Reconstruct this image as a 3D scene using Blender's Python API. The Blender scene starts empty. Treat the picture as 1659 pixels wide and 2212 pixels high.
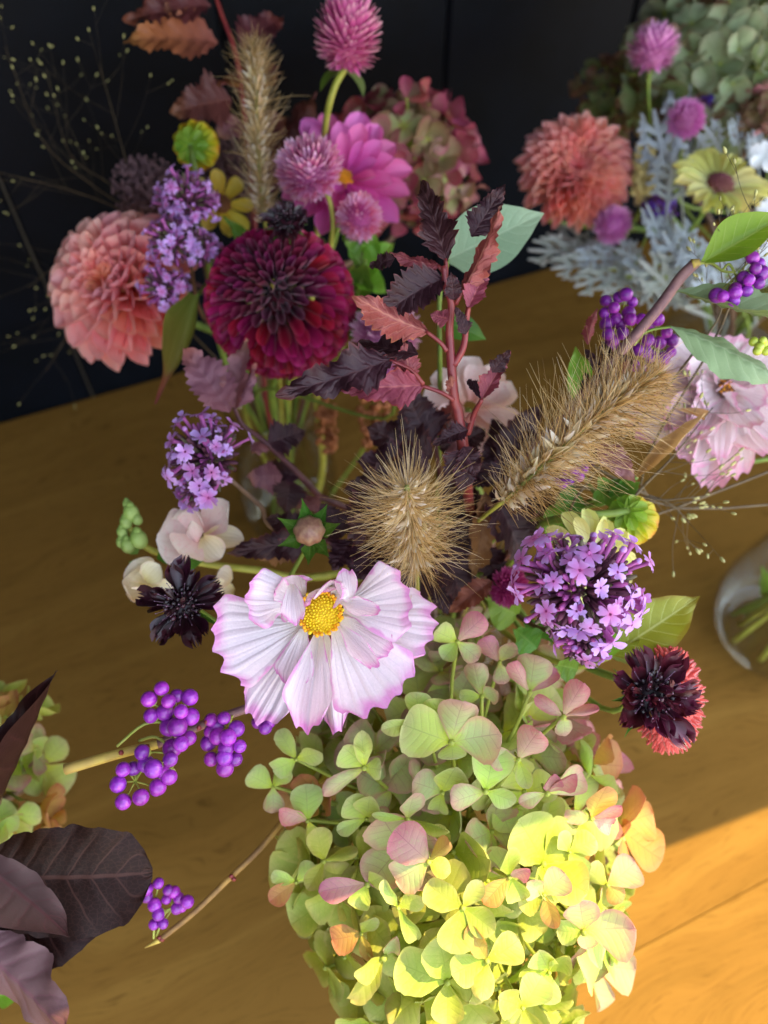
import bpy, math, random
import numpy as np
from mathutils import Vector, Matrix, noise

random.seed(7)
rng = np.random.default_rng(11)
SC = bpy.context.scene
COL = SC.collection

# ------------------------------------------------------------------ camera
FPX, CXP, CYP = 1661.0, 829.5, 1106.0          # focal length and centre for a 1659 x 2212 frame
PITCH, CAMH = math.radians(54.0), 0.62         # looking down on the table from 62 cm
cam_d = bpy.data.cameras.new('camera')
cam = bpy.data.objects.new('camera', cam_d)
COL.objects.link(cam)
cam.location = (0, 0, CAMH)
cam.rotation_euler = (math.pi / 2 - PITCH, 0, 0)
cam_d.sensor_fit = 'VERTICAL'
cam_d.sensor_height = 36.0
cam_d.lens = FPX / 2212.0 * 36.0
cam_d.clip_start = 0.01
cam_d.clip_end = 60.0
cam_d.dof.use_dof = True
cam_d.dof.focus_distance = 0.305
cam_d.dof.aperture_fstop = 6.6
SC.camera = cam

# ------------------------------------------------------------------ light: open sky, one sun, an added, unseen sloping slab makes the shade
SUN_AZ = Vector((0.947, 0.322, 0.0)).normalized()
SUN_EL = math.radians(58.0)
SUN_DIR = (SUN_AZ * math.cos(SUN_EL) + Vector((0, 0, math.sin(SUN_EL)))).normalized()
world = bpy.data.worlds.new('World')
SC.world = world
world.use_nodes = True
wn = world.node_tree
wn.nodes.clear()
w_out = wn.nodes.new('ShaderNodeOutputWorld')
w_bg = wn.nodes.new('ShaderNodeBackground')
w_sky = wn.nodes.new('ShaderNodeTexSky')
w_sky.sky_type = 'NISHITA'
w_sky.sun_disc = False
w_sky.sun_elevation = SUN_EL
w_sky.sun_rotation = math.atan2(SUN_AZ.x, SUN_AZ.y)
w_sky.air_density = 1.0
w_sky.dust_density = 0.6
w_sky.ozone_density = 1.0
w_bg.inputs['Strength'].default_value = 0.15
w_hs = wn.nodes.new('ShaderNodeHueSaturation')      # hazy, paler sky
w_hs.inputs['Saturation'].default_value = 0.52
wn.links.new(w_sky.outputs[0], w_hs.inputs['Color'])
wn.links.new(w_hs.outputs[0], w_bg.inputs[0])
wn.links.new(w_bg.outputs[0], w_out.inputs[0])
sun_d = bpy.data.lights.new('sun', 'SUN')
sun_d.energy = 2.05
sun_d.angle = math.radians(0.3)
sun_d.color = (1.0, 0.79, 0.40)
sun = bpy.data.objects.new('sun', sun_d)
COL.objects.link(sun)
sun.rotation_euler = (-SUN_DIR).to_track_quat('-Z', 'Y').to_euler()
sun.location = SUN_DIR * 5

vs = SC.view_settings
vs.view_transform = 'Standard'
vs.look = 'None'
vs.gamma = 1.0
vs.use_curve_mapping = False
vs.exposure = 2.45
SC.render.engine = 'CYCLES'
cy = SC.cycles
cy.use_denoising = True
cy.max_bounces = 8
cy.diffuse_bounces = 4
cy.glossy_bounces = 3
cy.transmission_bounces = 6
cy.transparent_max_bounces = 28
cy.caustics_reflective = False
cy.caustics_refractive = False
cy.sample_clamp_indirect = 6.0

# ------------------------------------------------------------------ helpers
CAM = Vector((0, 0, CAMH))
RT = Vector((1, 0, 0))
FW = Vector((0, math.cos(PITCH), -math.sin(PITCH)))
UPV = Vector((0, math.sin(PITCH), math.cos(PITCH)))
BACK = -FW
ZUP = Vector((0, 0, 1))

def U(x, y, d):
    """A place in the room, surveyed from the photograph: direction (x, y) and distance d."""
    return CAM + d * (FW + (x - CXP) / FPX * RT + (CYP - y) / FPX * UPV)

def UT(x, y, z=0.0):
    D = FW + (x - CXP) / FPX * RT + (CYP - y) / FPX * UPV
    return CAM + D * ((z - CAMH) / D.z)

def dirv(dx, dy, dz=0.0):
    """Direction given as right, up and towards the viewer's side."""
    return (RT * dx + UPV * dy + BACK * dz).normalized()

def px(n, d):
    return n * d / FPX

def srgb(h):
    h = h.lstrip('#')
    v = [int(h[i:i + 2], 16) / 255 for i in (0, 2, 4)]
    return tuple(c / 12.92 if c <= 0.04045 else ((c + 0.055) / 1.055) ** 2.4 for c in v) + (1.0,)

class MB:
    """Collects geometry; build() links it as one mesh object."""
    def __init__(s):
        s.v, s.f, s.uv, s.mi = [], [], [], []
    def grid(s, P, closed=False, mi=0, uvs=None):
        nv, nu = len(P), len(P[0])
        b = len(s.v)
        for i, r in enumerate(P):
            for j, p in enumerate(r):
                s.v.append(tuple(p))
                s.uv.append(uvs[i][j] if uvs is not None else (j / max(1, nu - 1), i / max(1, nv - 1)))
        for i in range(nv - 1):
            for j in range(nu if closed else nu - 1):
                k = (j + 1) % nu
                s.f.append((b + i * nu + j, b + i * nu + k, b + (i + 1) * nu + k, b + (i + 1) * nu + j))
                s.mi.append(mi)
        return b
    def cap(s, idx, mi=0):
        s.f.append(tuple(idx)); s.mi.append(mi)
    def tube(s, pts, rad, n=6, mi=0, caps=True):
        pts = [Vector(p) for p in pts]
        if not hasattr(rad, '__len__'):
            rad = [rad] * len(pts)
        t0 = (pts[1] - pts[0]).normalized()
        a = t0.orthogonal().normalized()
        rows = []
        for i, p in enumerate(pts):
            t = (pts[min(i + 1, len(pts) - 1)] - pts[max(i - 1, 0)])
            if t.length < 1e-9:
                t = t0
            t.normalize()
            a = (a - t * a.dot(t))
            a = a.normalized() if a.length > 1e-6 else t.orthogonal().normalized()
            c = t.cross(a)
            rows.append([p + (a * math.cos(2 * math.pi * k / n) + c * math.sin(2 * math.pi * k / n)) * rad[i] for k in range(n)])
        b = s.grid(rows, closed=True, mi=mi)
        if caps:
            m = len(pts)
            s.cap([b + k for k in range(n)][::-1], mi)
            s.cap([b + (m - 1) * n + k for k in range(n)], mi)
    def lathe(s, prof, o=Vector((0, 0, 0)), ax=ZUP, n=24, mi=0):
        a = ax.orthogonal().normalized(); c = ax.cross(a)
        rows = [[o + ax * h + (a * math.cos(2 * math.pi * k / n) + c * math.sin(2 * math.pi * k / n)) * max(r, 1e-5) for k in range(n)] for r, h in prof]
        s.grid(rows, closed=True, mi=mi)
    def ball(s, o, r, n=10, m=8, sq=(1, 1, 1), mi=0):
        rows = []
        for i in range(m + 1):
            t = math.pi * i / m
            rows.append([Vector(o) + Vector((r * sq[0] * math.sin(t) * math.cos(2 * math.pi * k / n), r * sq[1] * math.sin(t) * math.sin(2 * math.pi * k / n), r * sq[2] * math.cos(t))) for k in range(n)])
        s.grid(rows, closed=True, mi=mi)
    def box(s, lo, hi, mi=0, bev=0.0):
        x0, y0, z0 = lo; x1, y1, z1 = hi
        b = len(s.v)
        e = bev
        ring = lambda z, d: [(x0 + d, y0 + d, z), (x1 - d, y0 + d, z), (x1 - d, y1 - d, z), (x0 + d, y1 - d, z)]
        R = [ring(z0, 0), ring(z1 - e, 0), ring(z1, e)] if e else [ring(z0, 0), ring(z1, 0)]
        for r in R:
            for p in r:
                s.v.append(p); s.uv.append((p[0], p[1]))
        for i in range(len(R) - 1):
            for j in range(4):
                k = (j + 1) % 4
                s.f.append((b + i * 4 + j, b + i * 4 + k, b + (i + 1) * 4 + k, b + (i + 1) * 4 + j)); s.mi.append(mi)
        s.f.append((b + 3, b + 2, b + 1, b)); s.mi.append(mi)
        t = b + (len(R) - 1) * 4
        s.f.append((t, t + 1, t + 2, t + 3)); s.mi.append(mi)
    def mesh(s, name, mats, smooth=True):
        me = bpy.data.meshes.new(name)
        me.from_pydata(s.v, [], s.f)
        uvl = me.uv_layers.new(name='UVMap')
        li = np.empty(len(me.loops), dtype=np.int32)
        me.loops.foreach_get('vertex_index', li)
        uvl.data.foreach_set('uv', np.asarray(s.uv, dtype=np.float32)[li].ravel())
        if not isinstance(mats, (list, tuple)):
            mats = [mats]
        for m in mats:
            me.materials.append(m)
        if len(mats) > 1:
            me.polygons.foreach_set('material_index', s.mi)
        me.polygons.foreach_set('use_smooth', [smooth] * len(me.polygons))
        me.update()
        return me
    def build(s, name, mats, parent=None, smooth=True, at=None):
        if at is not None:
            s.v = [tuple(Vector(p) - at) for p in s.v]
        return put(name, s.mesh(name, mats, smooth), parent, Matrix.Translation(at) if at is not None else Matrix())

WM = {}          # world matrix of every object placed here
def put(name, me, parent=None, M=None):
    o = bpy.data.objects.new(name, me)
    COL.objects.link(o)
    M = M if M is not None else Matrix()
    WM[o] = M
    if parent is not None:
        o.parent = parent
        o.matrix_parent_inverse = WM[parent].inverted()
    o.matrix_basis = M
    return o

def thing(name, label, cat, at, group=None):
    o = put(name, None, None, Matrix.Translation(at))
    o.empty_display_size = 0.01
    o['label'] = label; o['category'] = cat
    if group:
        o['group'] = group
    return o

def stuff(o):
    o['kind'] = 'stuff'
    return o

def spline(pts, n=8):
    pts = [Vector(p) for p in pts]
    if len(pts) < 3:
        return [pts[0].lerp(pts[-1], i / n) for i in range(n + 1)]
    P = [2 * pts[0] - pts[1]] + pts + [2 * pts[-1] - pts[-2]]
    out = []
    for i in range(1, len(P) - 2):
        a, b, c, d = P[i - 1], P[i], P[i + 1], P[i + 2]
        for k in range(n):
            t = k / n
            out.append(0.5 * ((2 * b) + (c - a) * t + (2 * a - 5 * b + 4 * c - d) * t * t + (3 * b - a - 3 * c + d) * t ** 3))
    out.append(pts[-1])
    return out

def stem(parent, pts, r0, r1, mat, name='stem', n=7, seg=6):
    P = spline(pts, seg)
    m = MB()
    m.tube(P, [r0 + (r1 - r0) * i / (len(P) - 1) for i in range(len(P))], n)
    return m.build(name, mat, parent)

def frame(base, tip, normal, width, depth=None):
    """Matrix of a blade: x across, y from base to tip, z out of its upper face."""
    Y = tip - base
    L = Y.length
    Y = Y / L
    Z = normal - Y * normal.dot(Y)
    Z = Z.normalized() if Z.length > 1e-5 else Y.orthogonal().normalized()
    X = Y.cross(Z)
    D = depth if depth is not None else L
    M = Matrix(((X.x * width, Y.x * L, Z.x * D, base.x), (X.y * width, Y.y * L, Z.y * D, base.y), (X.z * width, Y.z * L, Z.z * D, base.z), (0, 0, 0, 1)))
    return M

def sm(a, b, x):
    t = min(1, max(0, (x - a) / (b - a))); return t * t * (3 - 2 * t)

def prof(*pts):
    """Width profile through (v, w) points, smooth."""
    xs = [p[0] for p in pts]; ws = [p[1] for p in pts]
    def f(v):
        for i in range(len(xs) - 1):
            if v <= xs[i + 1]:
                t = (v - xs[i]) / (xs[i + 1] - xs[i])
                x0 = ws[max(i - 1, 0)]; x1 = ws[i]; x2 = ws[i + 1]; x3 = ws[min(i + 2, len(ws) - 1)]
                return max(0.0, 0.5 * ((2 * x1) + (x2 - x0) * t + (2 * x0 - 5 * x1 + 4 * x2 - x3) * t * t + (3 * x1 - x0 - 3 * x2 + x3) * t ** 3))
        return ws[-1]
    return f

def blade(name, mat, width, nv=14, nu=8, fold=0.0, cup=0.0, curl=0.0, curlp=1.0, curl0=0.0, twist=0.0, ripple=0.0, rfreq=3.0,
          teeth=0, tooth=0.0, end=None, pleat=0.0, npleat=5, hook=0.0, skew=0.0, roll=0.0, quilt=0.0, nq=6, seed=0, jag=0.0, vp=1.0):
    """A leaf or petal of unit length along +y, half width from width(v), bent, folded, cupped, rippled and toothed."""
    r = random.Random(seed)
    ph = [r.uniform(0, 6.28) for _ in range(4)]
    jit = [r.uniform(-1, 1) for _ in range(64)]
    rows, uvs = [], []
    y, z = 0.0, 0.0
    nsub = 4
    path = [(0.0, 0.0, curl0)]
    for i in range(1, nv * nsub + 1):
        v = i / (nv * nsub)
        th = curl0 + curl * v ** curlp
        y += math.cos(th) / (nv * nsub); z += math.sin(th) / (nv * nsub)
        path.append((y, z, th))
    for i in range(nv + 1):
        v = 1 - (1 - i / nv) ** vp
        w = width(v)
        if teeth:
            s = v * teeth
            k = int(s)
            fr = s - k
            amp = tooth * (1 + 0.5 * jit[k % 64]) * min(1, w / 0.12)
            w = w * (1 - amp + amp * 1.9 * (fr if fr < 0.8 else (1 - fr) * 4)) 
        row, ur = [], []
        for j in range(nu + 1):
            u = 2 * j / nu - 1
            le = 1.0 if end is None else end(u)
            vv = v * le
            q = vv * nv * nsub
            a = int(min(q, nv * nsub - 1)); fr = q - a
            if a + 1 < len(path):
                y = path[a][0] * (1 - fr) + path[a + 1][0] * fr
                z = path[a][1] * (1 - fr) + path[a + 1][1] * fr
            if vv > 1:
                y += (vv - 1) * math.cos(path[-1][2]); z += (vv - 1) * math.sin(path[-1][2])
            th = path[min(a, len(path) - 1)][2]
            x = u * w
            if jag:
                x *= 1 + jag * math.sin(v * 40 + ph[0] + (u > 0) * 2)
            if roll:
                ang = roll * u
                h = w * (1 - math.cos(ang)) / max(abs(roll), 0.05)
                x = w * math.sin(ang) / roll
            else:
                h = 0.0
            h += fold * abs(x) + cup * x * x * 2
            au = u * u
            h += ripple * au * math.sin(rfreq * 6.28 * v + ph[0] + (2.1 if u > 0 else 0)) * sm(0, 0.35, v)
            h += pleat * (math.sin(u * npleat * math.pi + ph[1]) * .7 + math.sin(u * npleat * 1.73 * math.pi + ph[2]) * .5 + math.sin(u * 2.3 + v * 3 + ph[3]) * .9) * sm(0.0, 0.5, v)
            if quilt:
                h += quilt * (abs(math.sin((v * nq - abs(u) * 1.1) * math.pi)) - 0.5) * (1 - au * 0.4) * min(1, w / 0.15)
            h += hook * au * sm(0.6, 1, v)
            x += skew * v * v
            if twist:
                ct, st = math.cos(twist * v), math.sin(twist * v)
                x, h = x * ct - h * st, x * st + h * ct
            row.append((x, y - h * math.sin(th), z + h * math.cos(th)))
            ur.append((j / nu, v))
        rows.append(row); uvs.append(ur)
    m = MB()
    m.grid(rows, uvs=uvs)
    return m.mesh(name, mat)

# ------------------------------------------------------------------ materials
def nodes(name):
    m = bpy.data.materials.new(name)
    m.use_nodes = True
    t = m.node_tree
    t.nodes.clear()
    return m, t

class NT:
    def __init__(s, t):
        s.t = t
    def n(s, typ, **kw):
        k = s.t.nodes.new(typ)
        for a, b in kw.items():
            setattr(k, a, b)
        return k
    def l(s, a, b):
        s.t.links.new(a, b)
    def val(s, x, sock):
        if hasattr(x, 'is_output'):
            s.l(x, sock)
        else:
            sock.default_value = x
    def math(s, op, a, b=None, c=None, clamp=False):
        k = s.n('ShaderNodeMath', operation=op, use_clamp=clamp)
        s.val(a, k.inputs[0])
        if b is not None: s.val(b, k.inputs[1])
        if c is not None: s.val(c, k.inputs[2])
        return k.outputs[0]
    def mix(s, f, a, b, mode='MIX'):
        k = s.n('ShaderNodeMix', data_type='RGBA', blend_type=mode)
        s.val(f, k.inputs[0]); s.val(a, k.inputs[6]); s.val(b, k.inputs[7])
        return k.outputs[2]
    def ramp(s, f, stops, interp='EASE'):
        k = s.n('ShaderNodeValToRGB')
        k.color_ramp.interpolation = interp
        el = k.color_ramp.elements
        while len(el) < len(stops):
            el.new(0.5)
        for e, (p, c) in zip(el, stops):
            e.position = p
            e.color = c if len(c) == 4 else tuple(c) + (1,)
        s.l(f, k.inputs[0])
        return k.outputs[0]
    def noise(s, vec, scale, detail=3, rough=0.5):
        k = s.n('ShaderNodeTexNoise')
        k.inputs['Scale'].default_value = scale
        k.inputs['Detail'].default_value = detail
        k.inputs['Roughness'].default_value = rough
        if vec is not None: s.l(vec, k.inputs['Vector'])
        return k.outputs[0]
    def smooth(s, x, a, b):
        k = s.n('ShaderNodeMapRange', interpolation_type='SMOOTHSTEP')
        s.val(x, k.inputs[0]); k.inputs[1].default_value = a; k.inputs[2].default_value = b
        return k.outputs[0]

def g(v):
    return (v, v, v, 1)

def blade_mat(name, ramp, edge=None, edge_amt=0.8, edge_from=0.75, tip_edge=0.0, vein=None, vein_amt=0.0, nvein=8, vein_mode='par', back=None,
              back_amt=1.0, rough=0.5, trans=0.3, rnd=0.12, hue=0.02, bump=0.3, blotch=None, blotch_amt=0.0, spec=0.4, net=0.0, speck=0.0, sheen=0.0, midrib=0.02, nscale=60):
    """Two-sided leaf or petal skin: colour along the blade, tinted margin, veins, mottling, some light passing through."""
    m, t = nodes(name)
    k = NT(t)
    uv = k.n('ShaderNodeUVMap', uv_map='UVMap')
    sp = k.n('ShaderNodeSeparateXYZ'); k.l(uv.outputs[0], sp.inputs[0])
    u, v = sp.outputs[0], sp.outputs[1]
    au = k.math('ABSOLUTE', k.math('MULTIPLY_ADD', u, 2.0, -1.0))
    oi = k.n('ShaderNodeObjectInfo')
    geo = k.n('ShaderNodeNewGeometry')
    tc = k.n('ShaderNodeTexCoord')
    shift = k.n('ShaderNodeVectorMath', operation='ADD')
    k.l(tc.outputs['Object'], shift.inputs[0])
    cmb = k.n('ShaderNodeCombineXYZ')
    k.l(k.math('MULTIPLY', oi.outputs['Random'], 37.0), cmb.inputs[0]); k.l(k.math('MULTIPLY', oi.outputs['Random'], 11.0), cmb.inputs[1])
    k.l(cmb.outputs[0], shift.inputs[1])
    ov = shift.outputs[0]
    n1 = k.noise(ov, 5, 4)
    n2 = k.noise(ov, nscale, 3, 0.6)
    vn = k.math('ADD', v, k.math('MULTIPLY', k.math('SUBTRACT', n1, 0.5), 0.25))
    col = k.ramp(vn, [(p, srgb(c)) for p, c in ramp])
    if edge:
        e = k.smooth(k.math('ADD', au, k.math('MULTIPLY', k.math('SUBTRACT', n1, 0.5), 0.5)), edge_from, 1.0)
        if tip_edge:
            e = k.math('MAXIMUM', e, k.smooth(k.math('ADD', v, k.math('MULTIPLY', k.math('SUBTRACT', n1, 0.5), 0.25)), tip_edge, 1.0))
        col = k.mix(k.math('MULTIPLY', e, edge_amt), col, srgb(edge))
    if blotch:
        b = k.smooth(k.noise(ov, 9, 5, 0.7), 0.5, 0.7)
        col = k.mix(k.math('MULTIPLY', b, blotch_amt), col, srgb(blotch))
    h = k.math('MULTIPLY', n2, 0.35)
    if back:
        col = k.mix(k.math('MULTIPLY', geo.outputs['Backfacing'], back_amt), col, srgb(back))
    if vein:
        if vein_mode == 'par':       # fine lines fanning along the petal
            w = k.math('ABSOLUTE', k.math('SINE', k.math('MULTIPLY', u, nvein * math.pi)))
            w = k.math('ADD', w, k.math('MULTIPLY', k.math('SUBTRACT', n1, 0.5), 0.25))
            line = k.smooth(w, 0.22, 0.0)
            soft = k.smooth(w, 1.0, 0.0)
            line = k.math('MULTIPLY', line, k.smooth(v, 1.05, 0.55))
        else:                        # midrib and slanting side veins, with a finer net
            s = k.math('MULTIPLY_ADD', v, float(nvein), k.math('MULTIPLY', au, -0.22 * nvein))
            s = k.math('ADD', s, k.math('MULTIPLY', k.math('SUBTRACT', n1, 0.5), 0.25))
            fr = k.math('ABSOLUTE', k.math('SUBTRACT', k.math('FRACT', s), 0.5))
            side = k.math('MULTIPLY', k.smooth(fr, 0.06, 0.015), k.smooth(au, 1.05, 0.5))
            rib = k.smooth(au, midrib * 2.6, midrib)
            line = k.math('MAXIMUM', rib, k.math('MULTIPLY', side, 0.75))
            soft = k.math('MAXIMUM', k.smooth(fr, 0.3, 0.0), k.smooth(au, 0.2, 0.0))
            if net:
                vo = k.n('ShaderNodeTexVoronoi', feature='DISTANCE_TO_EDGE')
                vo.inputs['Scale'].default_value = 26
                k.l(ov, vo.inputs['Vector'])
                nl = k.smooth(vo.outputs['Distance'], 0.09, 0.02)
                line = k.math('MAXIMUM', line, k.math('MULTIPLY', nl, net))
        col = k.mix(k.math('MULTIPLY', line, vein_amt), col, srgb(vein))
        h = k.math('ADD', h, k.math('MULTIPLY', soft, -0.6))
    if speck:
        sn_ = k.noise(ov, 17, 4, 0.75)
        col = k.mix(k.math('MULTIPLY', k.smooth(sn_, 0.68, 0.76), speck), col, srgb('#7a5528'))
    val = k.math('ADD', 1.0 - rnd, k.math('MULTIPLY', oi.outputs['Random'], 2 * rnd))
    val = k.math('MULTIPLY', val, k.math('ADD', 0.88, k.math('MULTIPLY', n2, 0.24)))
    hs = k.n('ShaderNodeHueSaturation')
    k.l(k.math('ADD', 0.5 - hue, k.math('MULTIPLY', k.math('FRACT', k.math('MULTIPLY', oi.outputs['Random'], 7.13)), 2 * hue)), hs.inputs['Hue'])
    k.l(val, hs.inputs['Value']); k.l(col, hs.inputs['Color'])
    col = hs.outputs[0]
    bp = k.n('ShaderNodeBump'); bp.inputs['Strength'].default_value = bump; bp.inputs['Distance'].default_value = 0.0006
    k.l(h, bp.inputs['Height'])
    pb = k.n('ShaderNodeBsdfPrincipled')
    k.l(col, pb.inputs['Base Color'])
    pb.inputs['Roughness'].default_value = rough
    pb.inputs['Specular IOR Level'].default_value = spec
    if sheen:
        pb.inputs['Sheen Weight'].default_value = sheen
    k.l(bp.outputs[0], pb.inputs['Normal'])
    out = k.n('ShaderNodeOutputMaterial')
    if trans > 0:
        tr = k.n('ShaderNodeBsdfTranslucent')
        k.l(k.mix(0.35, col, k.mix(1.0, col, col, 'MULTIPLY')), tr.inputs[0]); k.l(bp.outputs[0], tr.inputs['Normal'])
        mx = k.n('ShaderNodeMixShader'); mx.inputs[0].default_value = trans
        k.l(pb.outputs[0], mx.inputs[1]); k.l(tr.outputs[0], mx.inputs[2])
        k.l(mx.outputs[0], out.inputs[0])
    else:
        k.l(pb.outputs[0], out.inputs[0])
    return m

def plain(name, c1, c2=None, scale=40, rough=0.5, bump=0.2, rnd=0.1, spec=0.4, coat=0.0, sheen=0.0, sss=0.0, dist=0.0005, trans=0.0, metal=0.0):
    m, t = nodes(name)
    k = NT(t)
    tc = k.n('ShaderNodeTexCoord')
    oi = k.n('ShaderNodeObjectInfo')
    n1 = k.noise(tc.outputs['Object'], scale, 4, 0.6)
    col = k.mix(k.smooth(n1, 0.35, 0.65), srgb(c1), srgb(c2 or c1))
    hs = k.n('ShaderNodeHueSaturation')
    k.l(k.math('ADD', 1 - rnd, k.math('MULTIPLY', oi.outputs['Random'], 2 * rnd)), hs.inputs['Value']); k.l(col, hs.inputs['Color'])
    pb = k.n('ShaderNodeBsdfPrincipled')
    k.l(hs.outputs[0], pb.inputs['Base Color'])
    pb.inputs['Roughness'].default_value = rough
    pb.inputs['Specular IOR Level'].default_value = spec
    pb.inputs['Coat Weight'].default_value = coat
    pb.inputs['Coat Roughness'].default_value = 0.15
    pb.inputs['Sheen Weight'].default_value = sheen
    bp = k.n('ShaderNodeBump'); bp.inputs['Strength'].default_value = bump; bp.inputs['Distance'].default_value = dist
    k.l(n1, bp.inputs['Height']); k.l(bp.outputs[0], pb.inputs['Normal'])
    out = k.n('ShaderNodeOutputMaterial')
    if trans:
        tr = k.n('ShaderNodeBsdfTranslucent'); k.l(hs.outputs[0], tr.inputs[0])
        mx = k.n('ShaderNodeMixShader'); mx.inputs[0].default_value = trans
        k.l(pb.outputs[0], mx.inputs[1]); k.l(tr.outputs[0], mx.inputs[2]); k.l(mx.outputs[0], out.inputs[0])
    else:
        k.l(pb.outputs[0], out.inputs[0])
    return m

# ------------------------------------------------------------------ the table, the wall behind it and the unseen slab added to shade both
WDIR = Vector((0.919, 0.394, 0)).normalized()
WNRM = Vector((-WDIR.y, WDIR.x, 0))
TROT = Matrix(((WDIR.x, WNRM.x, 0, 0), (WDIR.y, WNRM.y, 0, 0), (0, 0, 1, 0), (0, 0, 0, 1)))

def wood_mat():
    m, t = nodes('table wood')
    k = NT(t)
    tc = k.n('ShaderNodeTexCoord')
    oi = k.n('ShaderNodeObjectInfo')
    ad = k.n('ShaderNodeVectorMath', operation='ADD')
    cb = k.n('ShaderNodeCombineXYZ'); k.l(k.math('MULTIPLY', oi.outputs['Random'], 9.0), cb.inputs[0]); k.l(k.math('MULTIPLY', oi.outputs['Random'], 5.0), cb.inputs[1])
    k.l(tc.outputs['Object'], ad.inputs[0]); k.l(cb.outputs[0], ad.inputs[1])
    def stretched(sx, sy):
        mp = k.n('ShaderNodeMapping'); mp.inputs['Scale'].default_value = (sx, sy, 1)
        k.l(ad.outputs[0], mp.inputs['Vector'])
        return mp.outputs[0]
    warp = k.noise(stretched(1.2, 4), 2.2, 3)
    wv = k.n('ShaderNodeVectorMath', operation='ADD')
    wc = k.n('ShaderNodeCombineXYZ'); k.l(k.math('MULTIPLY', warp, 0.16), wc.inputs[1])
    k.l(ad.outputs[0], wv.inputs[0]); k.l(wc.outputs[0], wv.inputs[1])
    mp = k.n('ShaderNodeMapping'); mp.inputs['Scale'].default_value = (1.6, 22, 1); k.l(wv.outputs[0], mp.inputs['Vector'])
    broad = k.noise(mp.outputs[0], 1.5, 4, 0.55)
    mp2 = k.n('ShaderNodeMapping'); mp2.inputs['Scale'].default_value = (9, 190, 1); k.l(wv.outputs[0], mp2.inputs['Vector'])
    fine = k.noise(mp2.outputs[0], 2.0, 5, 0.65)
    mp3 = k.n('ShaderNodeMapping'); mp3.inputs['Scale'].default_value = (14, 60, 1); k.l(ad.outputs[0], mp3.inputs['Vector'])
    fleck = k.noise(mp3.outputs[0], 3.0, 4, 0.7)
    col = k.ramp(broad, [(0.28, srgb('#7a5927')), (0.5, srgb('#84602b')), (0.72, srgb('#8e6a31'))])
    col = k.mix(k.math('MULTIPLY', k.smooth(fine, 0.45, 0.72), 0.2), col, srgb('#583a14'))
    col = k.mix(k.math('MULTIPLY', k.smooth(fleck, 0.58, 0.72), 0.18), col, srgb('#966c32'))
    mp4 = k.n('ShaderNodeMapping'); mp4.inputs['Scale'].default_value = (40, 700, 1); k.l(wv.outputs[0], mp4.inputs['Vector'])
    pore = k.noise(mp4.outputs[0], 1.0, 3, 0.6)
    col = k.mix(k.math('MULTIPLY', k.smooth(pore, 0.56, 0.68), 0.4), col, srgb('#38210a'))
    big = k.noise(ad.outputs[0], 3.2, 3)
    col = k.mix(k.math('MULTIPLY', k.smooth(big, 0.45, 0.7), 0.12), col, srgb('#66461c'))
    pb = k.n('ShaderNodeBsdfPrincipled')
    k.l(col, pb.inputs['Base Color'])
    k.l(k.math('ADD', 0.36, k.math('MULTIPLY', fine, 0.22)), pb.inputs['Roughness'])
    pb.inputs['Specular IOR Level'].default_value = 0.0
    pb.inputs['Coat Weight'].default_value = 0.0
    pb.inputs['Coat Roughness'].default_value = 0.2
    bp = k.n('ShaderNodeBump'); bp.inputs['Strength'].default_value = 0.25; bp.inputs['Distance'].default_value = 0.0006
    k.l(k.math('ADD', fine, k.math('MULTIPLY', fleck, 0.5)), bp.inputs['Height']); k.l(bp.outputs[0], pb.inputs['Normal'])
    out = k.n('ShaderNodeOutputMaterial'); k.l(pb.outputs[0], out.inputs[0])
    return m

M_WOOD = wood_mat()
table = thing('table', 'varnished orange-brown wooden table top that carries the vases of flowers', 'table', Vector((0.1, 0.2, -0.04)))
SEAM = -0.0068
for (y0, y1) in ((SEAM + 0.0002, 0.688), (SEAM - 0.34, SEAM - 0.0002), (SEAM - 0.68, SEAM - 0.3412)):
    mb = MB()
    mb.box((-1.5, y0, -0.036), (1.7, y1, 0.0), bev=0.0004)
    put('plank', mb.mesh('plank', M_WOOD, smooth=False), table, TROT.copy())
mb = MB()
mb.box((-1.4, SEAM - 0.6, -0.075), (1.6, 0.62, -0.0375))
put('apron', mb.mesh('apron', M_WOOD, smooth=False), table, TROT.copy())

M_WALL = plain('dark navy wall paint', '#04070d', '#070b13', scale=18, rough=0.5, bump=0.12, rnd=0.06, spec=0.12, dist=0.001)
wall = put('wall', None); wall['kind'] = 'structure'
X0 = 0.1508
for k_ in range(-7, 8):
    a, b = X0 + 0.21 * k_ + 0.0008, X0 + 0.21 * (k_ + 1) - 0.0008
    yf, ch = 0.692, 0.003
    sec = [(a, yf + 0.03), (a, yf + ch), (a + ch, yf), (b - ch, yf), (b, yf + ch), (b, yf + 0.03)]
    mb = MB()
    mb.grid([[(x, y, z) for x, y in sec] for z in (-0.5, 1.9)], closed=True)
    put('panel', mb.mesh('panel', M_WALL, smooth=False), wall, TROT.copy())

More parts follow.
